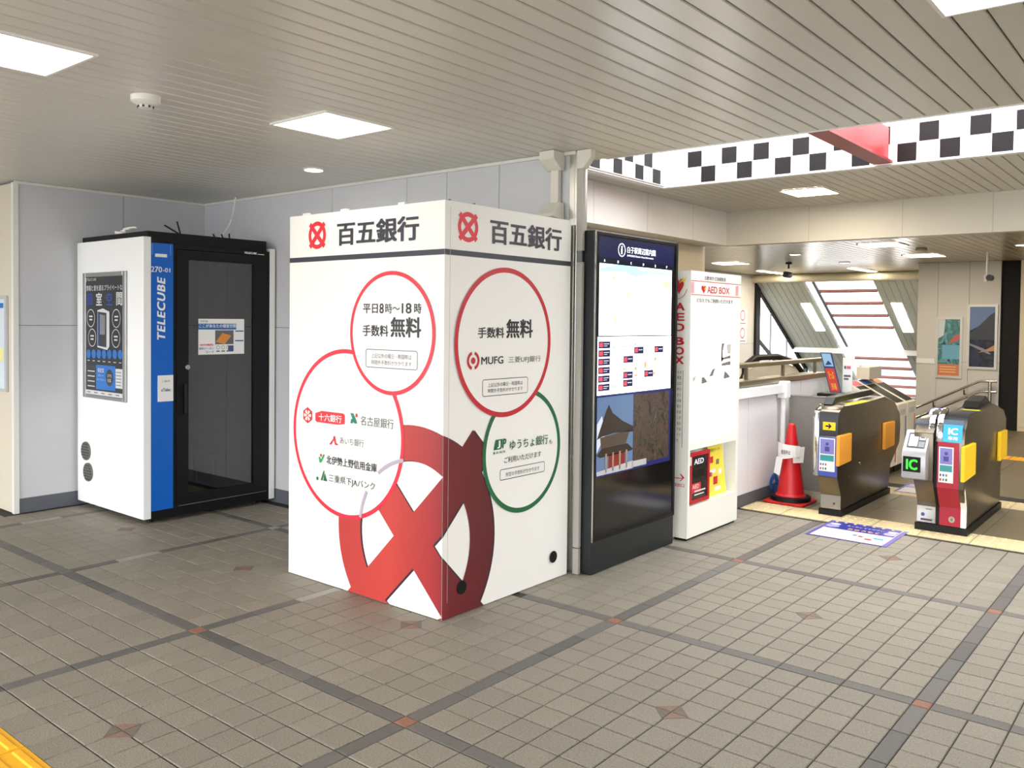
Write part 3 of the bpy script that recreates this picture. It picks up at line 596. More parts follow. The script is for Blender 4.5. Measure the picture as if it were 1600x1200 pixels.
# aerials and cable on the roof
for (a, b_) in (((-3.8, -.30, 2.2), (-3.8, -.43, 2.262)), ((-3.8, -.298, 2.2), (-3.8, -.328, 2.30)), ((-3.85, .03, 2.2), (-3.85, .01, 2.235)), ((-3.85, .1, 2.2), (-3.85, .085, 2.24)), ((-3.85, .16, 2.2), (-3.85, .155, 2.25))): MB().tube([a, b_], .006, 6).build('aerial', blackM, tele)
wad = [(-4.25 + .06 * math.cos(t * .9) + .01 * t, -.57 + .016 * math.sin(t * 1.3), 2.213 + .005 * math.sin(t * 2) + .0015 * t) for t in range(22)]
o = MB().tube(wad, .007, 6).build('cable_bundle', whiteM, None, smooth=True); tag(o, 'bundle of white cable lying on the black booth roof', 'cable')
o = MB().tube([(-4.2 + .02 * math.sin(q * 5), .40 + .05 * q - .14 * (1 - q) ** 2, 2.21 + .40 * q) for q in [i / 12 for i in range(13)]], .006, 6).build('hanging_cable', whiteM, None, smooth=True); tag(o, 'thin white cable hanging from the ceiling to the black booth', 'cable')
nc = thing('notice_case', 'shallow silver notice case on the far left wall stub', 'notice board', (-5.35, YL - .01, .95))
box('frame', mat('case_grey', (186, 188, 190), .4), nc, -5.72, -4.975, YL - .022, YL - .001, .955, 1.72, bevel=.003); box('sheet', mat('notice_sheet', (214, 226, 236), .4), nc, -5.69, -5.0, YL - .024, YL - .0225, .98, 1.69)
FN = Face((0, YL - .0245, 0), (1, 0, 0), (0, 0, 1), nc); FN.rect('print', pb2, -5.68, -5.01, 1.62, 1.66); FN.rect('print', mat('print_pale_yellow', (236, 226, 150), .5), -5.68, -5.01, 1.2, 1.3)
# ================================================================ CONDUITS
c1 = thing('cable_duct', 'ivory cable duct with elbow boxes above the white bank booth', 'duct', (-.8, YW - .06, 2.2))
box('duct', ivoryM, c1, -.832, -.772, YW - .045, YW - .012, 2.28, 2.52, bevel=.003)
MB().prism([(YW - .012, 2.50), (YW - .05, 2.50), (YW - .13, 2.56), (YW - .13, 2.612), (YW - .012, 2.612)], 'x', -.86, -.745).build('elbow', ivoryM, c1, bevel=.004)
MB().prism([(YW - .012, 2.30), (YW - .055, 2.30), (YW - .14, 2.225), (YW - .14, 2.205), (YW - .012, 2.192)], 'x', -.86, -.745).build('elbow', ivoryM, c1, bevel=.004)
c2 = thing('cable_conduit', 'white vertical conduit on the wall end beside the dark display', 'conduit', (-.63, .585, 0))
for z0, z1 in ((.0, .16), (.165, 1.93), (2.0, 2.5)): MB().box(-.651, -.608, .533, .559, z0, z1).build('conduit', mat('conduit_grey', (176, 173, 165), .5), c2, bevel=.002)
box('clamp', greyM, c2, -.651, -.62, .54, .556, 1.93, 2.0)
MB().prism([(-.651, 2.5), (-.60, 2.5), (-.545, 2.565), (-.545, 2.612), (-.651, 2.612)], 'y', .523, .575).build('elbow', ivoryM, c2, bevel=.004)
# ================================================================ INFORMATION DISPLAY
ix0, ix1, iy0, iy1, ih = -.638, -.536, .566, 1.60, 2.125
info = thing('information_display', 'tall black digital information display with lit area map', 'display', ((ix0 + ix1) / 2, (iy0 + iy1) / 2, 0))
box('cabinet', greenslateM, info, ix0, ix1, iy0, iy1, 0.002, ih, bevel=.006)
MB().box(ix1 - .004, ix1 + .008, iy0 + .002, iy0 + .022, .205, 2.118).box(ix1 - .004, ix1 + .008, iy1 - .03, iy1 - .002, .205, 2.118).box(ix1 - .004, ix1 + .008, iy0 + .022, iy1 - .03, 2.098, 2.118).box(ix1 - .004, ix1 + .008, iy0 + .022, iy1 - .03, .205, .235).build('bezel', blackM, info, bevel=.002)
box('edge_strip', steelM, info, ix1 + .0005, ix1 + .009, iy0 + .0005, iy0 + .005, .205, 2.118)
box('screen', blackG, info, ix1, ix1 + .003, iy0 + .022, iy1 - .03, .235, 2.098)
FI = Face((ix1 + .003, 0, 0), (0, 1, 0), (0, 0, 1), info)
def E_(n, c, s): return mat('screen_' + n, c, .2, emit=s)
FI.rect('screen_header', E_('navy', (17, 24, 66), .5), .60, 1.54, 1.965, 2.09); FI.rect('screen_header', E_('deep', (14, 18, 40), .5), .60, 1.54, 1.925, 1.965)
wS = E_('white', (255, 255, 255), 1.5)
FI.ring('screen_icon', wS, .863, 2.022, .043, .037, 2, n=32); FI.text('i', wS, .855, .871, 1.996, 2.048, 2, .03); FI.text('白子駅周辺案内図', wS, .928, 1.285, 2.008, 2.050, 2, 0); FI.text('SHIROKO Station Area Information', wS, .928, 1.26, 1.986, 1.998, 2)
for i, c in enumerate('ABCDEF'): FI.text(c, wS, .66 + .155 * i, .672 + .155 * i, 1.937, 1.952, 2, .02)
FI.rect('map', E_('map', (250, 252, 255), 1.6), .612, 1.515, 1.478, 1.926); FI.rect('list', E_('list', (246, 248, 255), 1.35), .602, 1.519, 1.108, 1.472)
cy = E_('cyan', (150, 226, 240), 1.2)
FI.poly('map_water', cy, [(.615, 1.87), (.72, 1.88), (.86, 1.888), (1.04, 1.858), (1.1, 1.872), (1.22, 1.888), (1.508, 1.892), (1.508, 1.904), (1.1, 1.905), (1.04, 1.925), (.8, 1.925), (.72, 1.91), (.615, 1.895)], 2)
yl = E_('map_yellow', (246, 240, 140), 1.2)
for u, v, w, h in ((.75, 1.83, .045, .02), (.79, 1.80, .03, .02), (.93, 1.73, .03, .03), (1.4, 1.80, .1, .045), (.78, 1.56, .03, .045), (.71, 1.50, .02, .03)): FI.rect('map_block', yl, u, u + w, v, v + h, 2)
wG = E_('list_white', (220, 224, 232), .5); nv = E_('list_navy', (32, 34, 70), .7); rd = E_('list_red', (220, 70, 84), .8)
for i in range(6):
    v = 1.40 - .053 * i; FI.rect('list_block', nv, .612, .742, v, v + .042, 2); FI.rect('list_block', rd, .62, .66, v + .008, v + .034, 3); FI.rect('list_block', wG, .67, .73, v + .025, v + .029, 3); FI.rect('list_block', wG, .67, .71, v + .013, v + .016, 3)
for u, v in ((1.03, 1.358), (1.29, 1.36), (.90, 1.302), (.90, 1.20), (.90, 1.148), (1.16, 1.20)):
    FI.rect('list_block', nv, u, u + .118, v, v + .044, 2); FI.rect('list_block', rd, u + .008, u + .045, v + .008, v + .036, 3); FI.rect('list_block', wG, u + .055, u + .105, v + .022, v + .027, 3)
og = E_('list_orange', (230, 140, 70), .9)
for u, v, w, h in ((1.16, 1.262, .028, .038), (1.04, 1.25, .025, .02), (1.29, 1.305, .025, .022), (1.04, 1.21, .03, .012), (.90, 1.26, .03, .008), (1.28, 1.21, .02, .02)): FI.rect('list_block', og, u, u + w, v, v + h, 2)
for u, v in ((1.03, 1.412), (1.16, 1.375), (.77, 1.395), (.91, 1.40), (1.42, 1.225), (1.41, 1.365), (.77, 1.15)): FI.rect('list_block', E_('list_grey', (150, 180, 190), .9), u, u + .025, v, v + .014, 2)
FI.rect('screen_photo', E_('frame_blue', (30, 36, 90), .5), .60, 1.525, .60, 1.104)
FI.rect('screen_photo', E_('sky', (92, 116, 150), .3), .604, 1.03, .62, 1.095, 2)
FI.poly('screen_photo', E_('cloud', (190, 200, 210), .45), [(.604, .75), (.7, .86), (.66, .98), (.604, .93)], 3)
rf = E_('roof', (50, 44, 40), .3)
FI.poly('screen_photo', rf, [(.604, .835), (.70, 1.0), (.735, 1.045), (.78, .99), (.90, .93), (1.03, .885), (1.03, .85), (.80, .862), (.66, .85)], 4); FI.poly('screen_photo', E_('wood', (78, 66, 58), .3), [(.64, .845), (.99, .865), (.93, .76), (.66, .74)], 4); FI.poly('screen_photo', rf, [(.604, .74), (.66, .775), (.96, .78), (1.03, .735), (1.0, .728), (.64, .72)], 5)
FI.poly('screen_photo', E_('gate_red', (120, 44, 36), .35), [(.74, .625), (.93, .625), (.93, .73), (.74, .73)], 5)
for u in (.70, .78, .86, .94): FI.rect('screen_photo', E_('pillar', (150, 130, 116), .3), u, u + .018, .622, .74, 6)
FI.poly('screen_photo', E_('fence', (170, 170, 172), .35), [(.604, .61), (1.03, .61), (1.03, .66), (.604, .635)], 6)
FI.rect('screen_photo', photo_mat('screen_rock', [(30, 26, 24), (66, 54, 46), (84, 68, 56), (46, 50, 40), (104, 86, 72)], 11, emit=.22), 1.036, 1.50, .63, 1.09, 2); FI.rect('screen_photo', E_('fence', (170, 170, 172), .35), 1.02, 1.2, .615, .655, 6)
# ================================================================ AED CABINET
ax0, ax1, ay0, ay1, ah = -.612, -.483, 1.705, 2.53, 1.936
aed = thing('aed_cabinet', 'white defibrillator cabinet with lit poster panel and red lettering', 'cabinet', ((ax0 + ax1) / 2, (ay0 + ay1) / 2, 0))
aedW = mat('aed_white', (244, 243, 234), .3); nz0, nz1 = .245, .65
MB().box(ax0, ax1, ay0, ay1, nz1, ah).box(ax0, ax1, ay0, ay1, .018, nz0).box(ax0, ax1 - .1, ay0, ay1, nz0, nz1).box(ax1 - .1, ax1, ay0, ay0 + .03, nz0, nz1).box(ax1 - .1, ax1, ay1 - .04, ay1, nz0, nz1).build('cabinet_body', aedW, aed)
box('plinth', blackM, aed, ax0 + .02, ax1 - .015, ay0 + .015, ay1 - .015, 0, .018)
FA = Face((ax1, 0, 0), (0, 1, 0), (0, 0, 1), aed); FAs = Face((0, ay0, 0), (1, 0, 0), (0, 0, 1), aed)
ar = mat('aed_red', (206, 40, 52), .4); ap = mat('aed_pink', (240, 178, 180), .4)
FA.rect('line', ar, ay0, ay1 - .005, 1.862, 1.867); FA.rect('line', ar, ay0, ay1 - .005, 1.763, 1.768); FA.text('AED BOX', ar, 1.955, 2.325, 1.783, 1.834, 1, .012); FA.text('自動体外式除細動器', ink, 1.915, 2.262, 1.876, 1.908, 1); FA.text('どなたでもご利用いただけます', ink, 1.795, 2.388, 1.712, 1.742, 1, .006)
for i in range(7): FA.rect('bar', ap, 1.698 + .008 * i, 1.703 + .008 * i, 1.776, 1.855); FA.rect('bar', ap, 2.432 + .008 * i, 2.437 + .008 * i, 1.776, 1.855)
def heart(F, cu, cv, w, h, m, k):
    P = [(cu + w * .5 * (math.sin(t) ** 3), cv + h * (13 * math.cos(t) - 5 * math.cos(2 * t) - 2 * math.cos(3 * t) - math.cos(4 * t)) / 30) for t in [2 * math.pi * i / 32 for i in range(32)]]
    F.poly('heart_mark', m, P, k)
bolt = mat('bolt_yellow', (244, 206, 60), .4)
heart(FA, 1.90, 1.81, .075, .062, ar, 1); FA.poly('bolt_mark', bolt, [(1.905, 1.812), (1.94, 1.835), (1.93, 1.822), (1.95, 1.83), (1.915, 1.80)], 2)
heart(FAs, -.575, 1.83, .075, .12, ar, 1); FAs.poly('bolt_mark', bolt, [(-.58, 1.84), (-.545, 1.885), (-.535, 1.87), (-.515, 1.91), (-.535, 1.845), (-.55, 1.86)], 2); FAs.ring('arc_mark', ar, -.6, 1.82, .09, .086, 1, n=24, a0=-1.4, a1=-.2)
for i, (ch, z) in enumerate((('A', 1.651), ('E', 1.577), ('D', 1.503), ('B', 1.405), ('O', 1.335), ('X', 1.268))): FAs.text(ch, ar, -.603, -.528, z, z + .056, 1, .03)
for i, s in enumerate(('AEDは心臓の動きを調べ', '必要な場合は電気ショックを', '与える医療機器です')):
    for j, ch in enumerate(s): FAs.text(ch, ink, -.558 - .02 * i, -.545 - .02 * i, 1.20 - .041 * j, 1.222 - .041 * j, 1)
FAs.rect('line', thin, -.535, -.531, .67, 1.225)
FAs.poly('arrow_mark', ar, [(-.60, .449), (-.525, .452), (-.545, .478), (-.538, .482), (-.508, .456), (-.538, .428), (-.545, .432), (-.527, .447), (-.60, .443)], 1); FAs.text('取出口', ar, -.60, -.509, .386, .412, 1, .02)
box('light_panel', mat('aed_lightbox', (255, 253, 246), .3, emit=1.3), aed, ax1, ax1 + .004, 1.735, 2.463, .70, 1.688)
FB = Face((ax1 + .004, 0, 0), (0, 1, 0), (0, 0, 1), aed); gP = mat('poster_grey_figure', (120, 118, 116), .4); gL = mat('poster_light_grey', (196, 192, 186), .4)
FB.text('まちで生命を守る', gL, 1.95, 2.3, 1.508, 1.53, 1); FB.ring('poster_print', mat('poster_peach', (250, 200, 150), .4), 1.86, 1.52, .03, .026, 1, n=16, a0=-1.3, a1=1.3)
for P, m in (([(2.195, 1.41), (2.25, 1.415), (2.22, 1.35), (2.23, 1.28), (2.19, 1.27)], gP), ([(2.28, 1.40), (2.36, 1.41), (2.36, 1.33), (2.3, 1.33)], gL), ([(2.20, 1.30), (2.36, 1.32), (2.355, 1.295), (2.2, 1.285)], gP), ([(2.2, 1.26), (2.36, 1.275), (2.36, 1.245), (2.2, 1.24)], gP), ([(2.05, 1.22), (2.1, 1.23), (2.06, 1.17), (2.0, 1.17)], gP), ([(1.74, 1.17), (1.80, 1.19), (1.78, 1.15), (1.74, 1.14)], gL), ([(1.88, 1.17), (1.92, 1.17), (1.98, 1.13), (1.88, 1.12)], gP), ([(2.25, 1.20), (2.29, 1.19), (2.36, 1.15), (2.24, 1.14)], gP)): FB.poly('poster_print', m, P, 1)
dr = MB().box(ax1 - .02, ax1 - .004, 1.755, 1.78, .255, .625).box(ax1 - .02, ax1 - .004, 2.03, 2.055, .255, .625).box(ax1 - .02, ax1 - .004, 1.78, 2.03, .598, .625).box(ax1 - .02, ax1 - .004, 1.78, 2.03, .255, .282).build('door', mat('aed_door_red', (186, 26, 38), .35), aed)
box('window', mat('aed_window', (44, 40, 38), .15), dr, ax1 - .018, ax1 - .012, 1.78, 2.03, .282, .598); FD = Face((ax1 - .012, 0, 0), (0, 1, 0), (0, 0, 1), dr); FD.text('AED', whiteG, 1.82, 1.97, .535, .575, 1, .03); FD.rect('print', ar, 1.79, 1.93, .33, .40); FD.text('AED', whiteG, 1.795, 1.9, .36, .39, 2); FD.rect('print', whiteM, 1.83, 2.0, .335, .345, 2); FD.rect('print', whiteM, 1.83, 1.98, .31, .318, 2); FD.rect('print', blackM, 1.82, 1.96, .44, .49)
box('latch', mat('latch_pink', (190, 90, 96), .3), dr, ax1 - .02, ax1 + .006, 2.05, 2.075, .42, .45)
box('hinge', aedW, dr, ax1 - .02, ax1 + .002, 1.742, 1.755, .54, .6)
pp = MB().prism([(2.12, nz0 + .002), (2.45, nz0 + .002), (2.36, nz1 - .02), (2.12, nz1 - .02)], 'x', ax1 - .06, ax1 - .055).build('leaflet', mat('leaflet_yellow', (246, 226, 70), .4), aed); FE = Face((ax1 - .055, 0, 0), (0, 1, 0), (0, 0, 1), aed); FE.text('救急カード', ink, 2.14, 2.32, .585, .61, 1)
for u, v, w, h, m in ((2.16, .5, .05, .05, ar), (2.26, .48, .05, .04, redtM), (2.22, .33, .07, .06, ar), (2.16, .42, .1, .03, whiteM), (2.24, .28, .1, .03, whiteM), (2.30, .4, .06, .04, whiteM)): FE.rect('print', m, u, u + w, v, v + h)

# ================================================================ TICKET GATES
def gate_profile(yf, yr, zt=.90):
    return [(yf + .10, .05), (yf + .10, .17), (yf, .33), (yf, .80), (yf + .02, .85), (yf + .07, .885), (yf + .15, zt), (yf + .6, zt - .01), (yr - .52, zt + .01), (yr - .2, .84), (yr - .03, .72), (yr, .60), (yr - .02, .44), (yr - .30, .26), (yr - .36, .05)]
def flap(g, m, x, y0, y1, z0=.43, z1=.675):
    MB().prism([(y0, z0), (y1, z0 + .012), (y1, z1 - .004), (y0, z1)], 'x', x, x + .028).build('flap', m, g, bevel=.006)
sticker_lilac = mat('sign_lilac', (128, 126, 196), .4); sign_teal = mat('sign_teal', (48, 150, 152), .4)
def gate_sign(F, u0, u1, v0, v1):
    F.rect('sign_plate', whiteM, u0, u1, v0, v1, 1); e = .008; h = v1 - v0
    F.rect('sign_print', sticker_lilac, u0 + e, u1 - e, v0 + h * .52, v1 - e, 2); F.ell('sign_print', mat('sign_violet', (72, 62, 140), .4), (u0 + u1) / 2, v0 + h * .82, .013, k=3, n=14); F.rect('sign_print', mat('sign_violet', (0, 0, 0)), (u0 + u1) / 2 - .018, (u0 + u1) / 2 + .018, v0 + h * .6, v0 + h * .74, 3)
    F.rect('sign_print', sign_teal, u0 + e, u1 - e, v0 + h * .31, v0 + h * .49, 2)
    for i in range(3):
        for j in range(2): F.rect('sign_print', [redL, sign_teal, grn, thin, pb2, redtM][i + 3 * j], u0 + e + .02 * i, u0 + e + .012 + .02 * i, v0 + .012 + .034 * j, v0 + .03 + .034 * j, 2)
# --- gate with orange flaps
gx0, gx1, yf, yr = -.088, .078, 3.165, 4.93
g = thing('ticket_gate', 'brown steel ticket gate with orange flaps and blue front sign', 'ticket gate', ((gx0 + gx1) / 2, (yf + yr) / 2, 0), 'ticket gates')
box('base', blackM, g, gx0 - .008, gx1 + .012, yf + .085, yr - .34, .001, .05)
MB().prism(gate_profile(yf, yr), 'x', gx0, gx1).build('body', gateM, g, bevel=.006, smooth=True)
P = [(yf - .004, .33), (yf - .004, .80), (yf + .016, .855), (yf + .066, .88), (yf + .15, .906), (yf + .15, .89), (yf + .08, .87), (yf + .035, .835), (yf + .02, .79), (yf + .02, .33)]
MB().prism(P, 'x', gx0 - .034, gx0 + .012).build('rim', chromeM, g, bevel=.003, smooth=True)
FG = Face((0, yf - .002, 0), (1, 0, 0), (0, 0, 1), g)
FG.rect('sign_board', mat('gate_blue', (68, 84, 168), .4), gx0 + .002, gx1 - .002, .335, .655, 1); gate_sign(Face((0, yf - .004, 0), (1, 0, 0), (0, 0, 1), g), gx0 + .02, gx1 - .02, .375, .645)
MB().prism([(y + .003, max(z, .66)) for y, z in P], 'x', gx0 + .0125, gx1 - .002).build('hood', mat('hood_dark', (40, 42, 46), .3), g, smooth=True)
FG.rect('arrow_plate', mat('plate_yellow', (250, 208, 30), .4), gx0 + .045, gx1 - .02, .71, .775, 2); FG.poly('arrow_mark', blackM, [(gx0 + .066 + u, .742 + v) for u, v in ((0, -.006), (.03, -.006), (.02, -.018), (.029, -.021), (.05, 0), (.029, .021), (.02, .018), (.03, .006), (0, .006))], 3)
box('kick_plate', steelM, g, gx0 + .004, gx1 - .002, yf + .096, yf + .1, .055, .168); MB().cyl(((gx0 + gx1) / 2 + .03, yf + .094, .10), .009, .003, 'y', 12).build('lock', darkM, g)
orangeM = mat('flap_orange', (246, 164, 52), .45); yelM = mat('flap_yellow', (250, 200, 24), .45)
flap(g, orangeM, gx1 + .001, 3.12, 3.42); flap(g, orangeM, gx1 + .001, 4.345, 4.645)
MB().prism([(yf + .12, .905), (yf + .2, .965), (yr - .62, .975), (yr - .5, .93), (yr - .62, .92), (yf + .4, .915)], 'x', gx0 - .002, gx0 + .075).build('top_cover', mat('cover_dark', (20, 21, 21), .4), g, bevel=.006)
MB().box(gx0 + .08, gx1 - .004, yf + .35, yf + 1.0, .892, .898).build('top_line', mat('line_yellow', (226, 216, 40), .4), g)
FGs = Face((gx1 + .0005, 0, 0), (0, 1, 0), (0, 0, 1), g)
FGs.rect('panel_seam', darkM, 3.45, 4.35, .575, .578); FGs.rect('panel_seam', darkM, 3.5, 4.75, .40, .403); MB().cyl((gx1, 3.72, .38), .014, .006, 'x', 12).build('lock', steelM, g); MB().cyl((gx1, 3.45, .30), .009, .004, 'x', 12).build('lock', darkM, g)
# --- gate with card reader
rx0, rx1, yf, yr = .655, 1.0, 3.14, 4.74
g = thing('ticket_gate', 'wider ticket gate with red front, yellow flaps and green IC display', 'ticket gate', ((rx0 + rx1) / 2, (yf + yr) / 2, 0), 'ticket gates')
box('base', blackM, g, rx0 - .008, rx1 + .012, yf + .095, yr - .2, .001, .055)
xm0, xm1 = .792, .818
pr = [(yf + .10, .055), (yf + .10, .2), (yf, .36), (yf, .70), (yf + .02, .80), (yf + .09, .87), (yf + .18, .90), (yf + .6, .89), (yr - .52, .92), (yr - .12, .84), (yr, .76), (yr, .62), (yr - .02, .52), (yr - .2, .36), (yr - .2, .055)]
MB().prism(pr, 'x', xm1, rx1).build('body', gateM, g, bevel=.006, smooth=True)
MB().prism([(y + (.02 if y < 4 else -.02), z * .985) for y, z in pr], 'x', xm0, xm1).build('divider', blackM, g)
MB().prism([(yf + .12, .055), (yf + .12, .22), (yf - .01, .40), (yf - .01, .76), (yf + .08, .82), (yf + .18, .86), (yf + .6, .86), (yr - .5, .87), (yr - .1, .8), (yr - .05, .55), (yr - .2, .36), (yr - .2, .055)], 'x', rx0, xm0).build('body', gateM, g, bevel=.006, smooth=True)
redG = mat('gate_red', (170, 18, 48), .35)
MB().prism([(yf + .094, .06), (yf + .094, .2), (yf - .006, .36), (yf - .006, .70), (yf + .01, .70), (yf + .01, .37), (yf + .11, .21), (yf + .11, .06)], 'x', xm1 + .002, rx1 - .035).build('front_cover', redG, g)
MB().prism([(yf + .09, .06), (yf + .09, .2), (yf + .03, .34), (yf + .05, .36), (yf + .12, .21), (yf + .12, .06)], 'x', rx1 - .034, rx1 + .001).build('edge_guard', whiteM, g)
gate_sign(Face((0, yf - .006, 0), (1, 0, 0), (0, 0, 1), g), xm1 + .012, rx1 - .07, .40, .665)
for x0_, x1_, dy, dz in ((xm1 - .010, xm1 + .030, 0, 0), (xm0 - .046, xm0 - .006, .025, -.012)):
    MB().prism([(yf + dy + y, z + dz) for y, z in ((-.006, .70), (.006, .80), (.035, .87), (.09, .915), (.2, .94), (.2, .905), (.11, .88), (.07, .85), (.045, .79), (.035, .70))], 'x', x0_, x1_).build('rim', chromeM, g, bevel=.003, smooth=True)
MB().prism([(yf + .016, .805), (yf + .088, .876), (yf + .18, .908), (yf + .55, .90), (yf + .55, .89), (yf + .18, .89), (yf + .09, .86), (yf + .03, .8)], 'x', xm1 + .031, rx1 - .004).build('hood', mat('hood_dark', (0, 0, 0)), g, smooth=True)
# IC pad on the sloped nose
nU = Vector((1, 0, 0)); nV = Vector((0, .03, .13)).normalized()
pad = Face((xm1 + .034, yf - .008, .705), nU, nV, g); pad.rect('reader_pad', mat('pad_blue', (60, 160, 226), .25, emit=.25), 0, .13, 0, .13, 1); pad.text('IC', whiteG, .035, .10, .055, .105, 2, .03); pad.text('専用', whiteG, .035, .10, .015, .042, 2, .02); pad.rect('reader_top', mat('pad_top', (96, 112, 130), .2), .0, .135, .132, .165, 1)
flap(g, yelM, rx1 + .001, 3.02, 3.39, .435, .69); flap(g, yelM, rx1 + .001, 4.345, 4.64)
MB().prism([(yf + .75, .905), (yf + .85, .95), (yr - .55, .985), (yr - .3, .90), (yr - .5, .90)], 'x', xm1 + .0, rx1 - .06).build('top_cover', mat('cover_dark', (0, 0, 0)), g, bevel=.006)
MB().box(xm1 + .03, rx1 - .03, yf + .35, yf + .95, .889, .895).build('top_line', mat('line_yellow', (0, 0, 0)), g)
FGr = Face((0, yf + .094, 0), (1, 0, 0), (0, 0, 1), g); FGr.ell('badge', mat('badge_grey', (170, 164, 150), .4), .905, .112, .022, .024, 1, 20); FGr.text('4', ink, .897, .912, .10, .124, 2)
box('kick_plate', steelM, g, rx0 + .003, xm0 - .004, yf + .114, yf + .12, .06, .185); Fk = Face((0, yf + .114, 0), (1, 0, 0), (0, 0, 1), g); Fk.rect('label_bar', darkM, .685, .765, .075, .088); Fk.ell('label_mark', mat('ink_blue', (0, 0, 0)), .70, .12, .014, k=1, n=14); Fk.rect('label_bar', thin, .72, .765, .16, .166)
# IC reader unit hung on the grey half
grl = mat('reader_grey', (176, 176, 178), .35, metal=.3)
ru = MB().prism([(yf - .02, .40), (yf - .10, .42), (yf - .10, .60), (yf - .085, .63), (yf + .03, .765), (yf + .08, .765), (yf + .08, .40)], 'x', rx0 - .062, xm0 - .03).build('reader_unit', grl, g, bevel=.006, smooth=True)
FU = Face((0, yf - .1005, 0), (1, 0, 0), (0, 0, 1), ru); FU.rect('display', blackG, .605, .728, .468, .582, 1); FU.text('IC', mat('led_green', (40, 230, 40), .4, emit=2.0), .628, .706, .485, .562, 2, .02)
sv = Vector((0, .115, .135)).normalized(); FV = Face((0, yf - .0865, .6305), (1, 0, 0), sv, ru); FV.rect('touch_panel', darkM, .62, .745, .02, .155, 1); FV.rect('touch_screen', mat('touch_white', (240, 244, 246), .3, emit=.6), .63, .69, .035, .14, 2); FV.rect('button_pad', whiteM, .698, .74, .095, .14, 2); FV.rect('button_pad', greyM, .698, .74, .03, .08, 2); FV.rect('button_pad', darkM, .704, .734, .11, .12, 3)
MB().prism([(yf + .05, .77), (yf + .07, .83), (yf + .16, .85), (yf + .2, .78)], 'x', rx0 - .02, xm0 - .05).build('hood', mat('hood_slate', (72, 78, 86), .25), g, bevel=.01)
MB().prism([(yf + .35, .862), (yf + .42, .90), (yf + .55, .90), (yf + .62, .862)], 'x', rx0 + .01, xm0 - .06).build('lamp', mat('lamp_violet', (150, 150, 250), .3, emit=1.2), g, bevel=.006)
# ================================================================ CONE
cx, cyy = -.455, 3.56
cone = thing('traffic_cone', 'red traffic cone with taped paper notice beside the ticket gate', 'cone', (cx, cyy, 0))
cr = mat('cone_red', (206, 24, 30), .4)
MB().prism([(p[0] + cx, p[1] + cyy) for p in rrect(-.18, .18, -.18, .18, .04)], 'z', .002, .022).build('base', cr, cone, bevel=.004)
MB().lathe((cx, cyy, .022), [(.172, 0), (.172, .035), (.12, .04)], 28).build('weight', blackM, cone, smooth=True)
MB().lathe((cx, cyy, .04), [(.135, 0), (.128, .03), (.115, .04), (.038, .60), (.03, .64), (.012, .652)], 28).build('body', cr, cone, smooth=True)
pap = MB()
cols = []
for i in range(7):
    t = math.radians(-150 + 20 * i); r0 = .115; cols.append((cx + math.cos(t) * r0, cyy + math.sin(t) * r0))
for i, (x, y) in enumerate(cols): pap.add([(x, y, .37 + .008 * i), (x, y, .53 - .004 * i)], [])
pap.f = [(2 * i, 2 * i + 2, 2 * i + 3, 2 * i + 1) for i in range(6)]
pap.build('paper_notice', whiteM, cone)
MB().add([(cx - .10, cyy - .08, .40), (cx - .03, cyy - .115, .40), (cx - .05, cyy - .13, .24), (cx - .115, cyy - .10, .26)], [(0, 1, 2, 3)]).build('paper_strip', whiteM, cone)
MB().add([(cx + .05, cyy - .1, .50), (cx + .13, cyy - .03, .50), (cx + .115, cyy - .02, .36), (cx + .06, cyy - .11, .36)], [(0, 1, 2, 3)]).build('paper_strip', whiteM, cone)
Fc_ = Face((cx + .0, cyy - .118, 0), (1, 0, 0), (0, 0, 1), cone); Fc_.text('使用中止', thin, -.045, .04, .43, .47, 1, .02)
# ================================================================ LOW WALL, RAILS
lw = panel_wall('wall_low', 'low white guard wall beside the ticket gates', 'x', -.70, [2.56, 3.2, 3.85, 4.4, 5.02], [0, 1.02], 1, m=mat('guard_white', (238, 236, 238), .4), thick=.12, z1=1.02)
b = box('baseboard_low', baseM, None, -.6995, -.69, 2.56, 5.02, 0, .1); struct(b, 'dark baseboard along the low guard wall', 'baseboard')
cap = box('trim_10', mat('cap_steel', (150, 140, 118), .3, metal=.8), None, -.83, -.67, 2.54, 5.04, 1.021, 1.075, bevel=.01); struct(cap, 'bronze steel cap on the low guard wall', 'trim')
rl = thing('guard_rail', 'bronze steel tube rail on short posts above the low guard wall', 'rail', (-.75, 3.8, 1.076))
MB().tube([(-.75, 2.6, 1.2), (-.75, 5.3, 1.2)], .024, 12).build('tube', mat('cap_steel', (0, 0, 0)), rl, smooth=True)
for y in (3.25, 4.07, 4.9): box('rail_post', mat('cap_steel', (0, 0, 0)), rl, -.76, -.74, y - .02, y + .02, 1.076, 1.19)
hr = thing('white_handrail', 'white square handrail joined to a white post on the guard wall', 'handrail', (-.67, 3.3, 0))
box('rail', whiteG, hr, -.70 + .012, -.62, 2.56, 3.80, .935, 1.015, bevel=.004); MB().cyl((-.648, 3.84, .01), .022, .88, 'z', 14).build('post', whiteG, hr, smooth=True); box('post_head', whiteG, hr, -.69, -.60, 3.79, 3.90, .885, 1.04, bevel=.012)
gp = thing('divider_board', 'flat grey divider board between guard wall and ticket gate', 'panel', (-.4, 3.93, 0))
box('board', mat('board_grey', (128, 124, 118), .5), gp, -.61, -.10, 3.92, 3.935, .05, .905); box('edge', steelM, gp, -.61, -.10, 3.915, 3.94, .905, .915); box('edge', steelM, gp, -.625, -.61, 3.915, 3.94, .0, .915)
bc = thing('blue_coil', 'blue coiled hose hanging at the foot of the white post', 'hose', (-.676, 3.728, .02))
bl = mat('hose_blue', (40, 96, 170), .4)
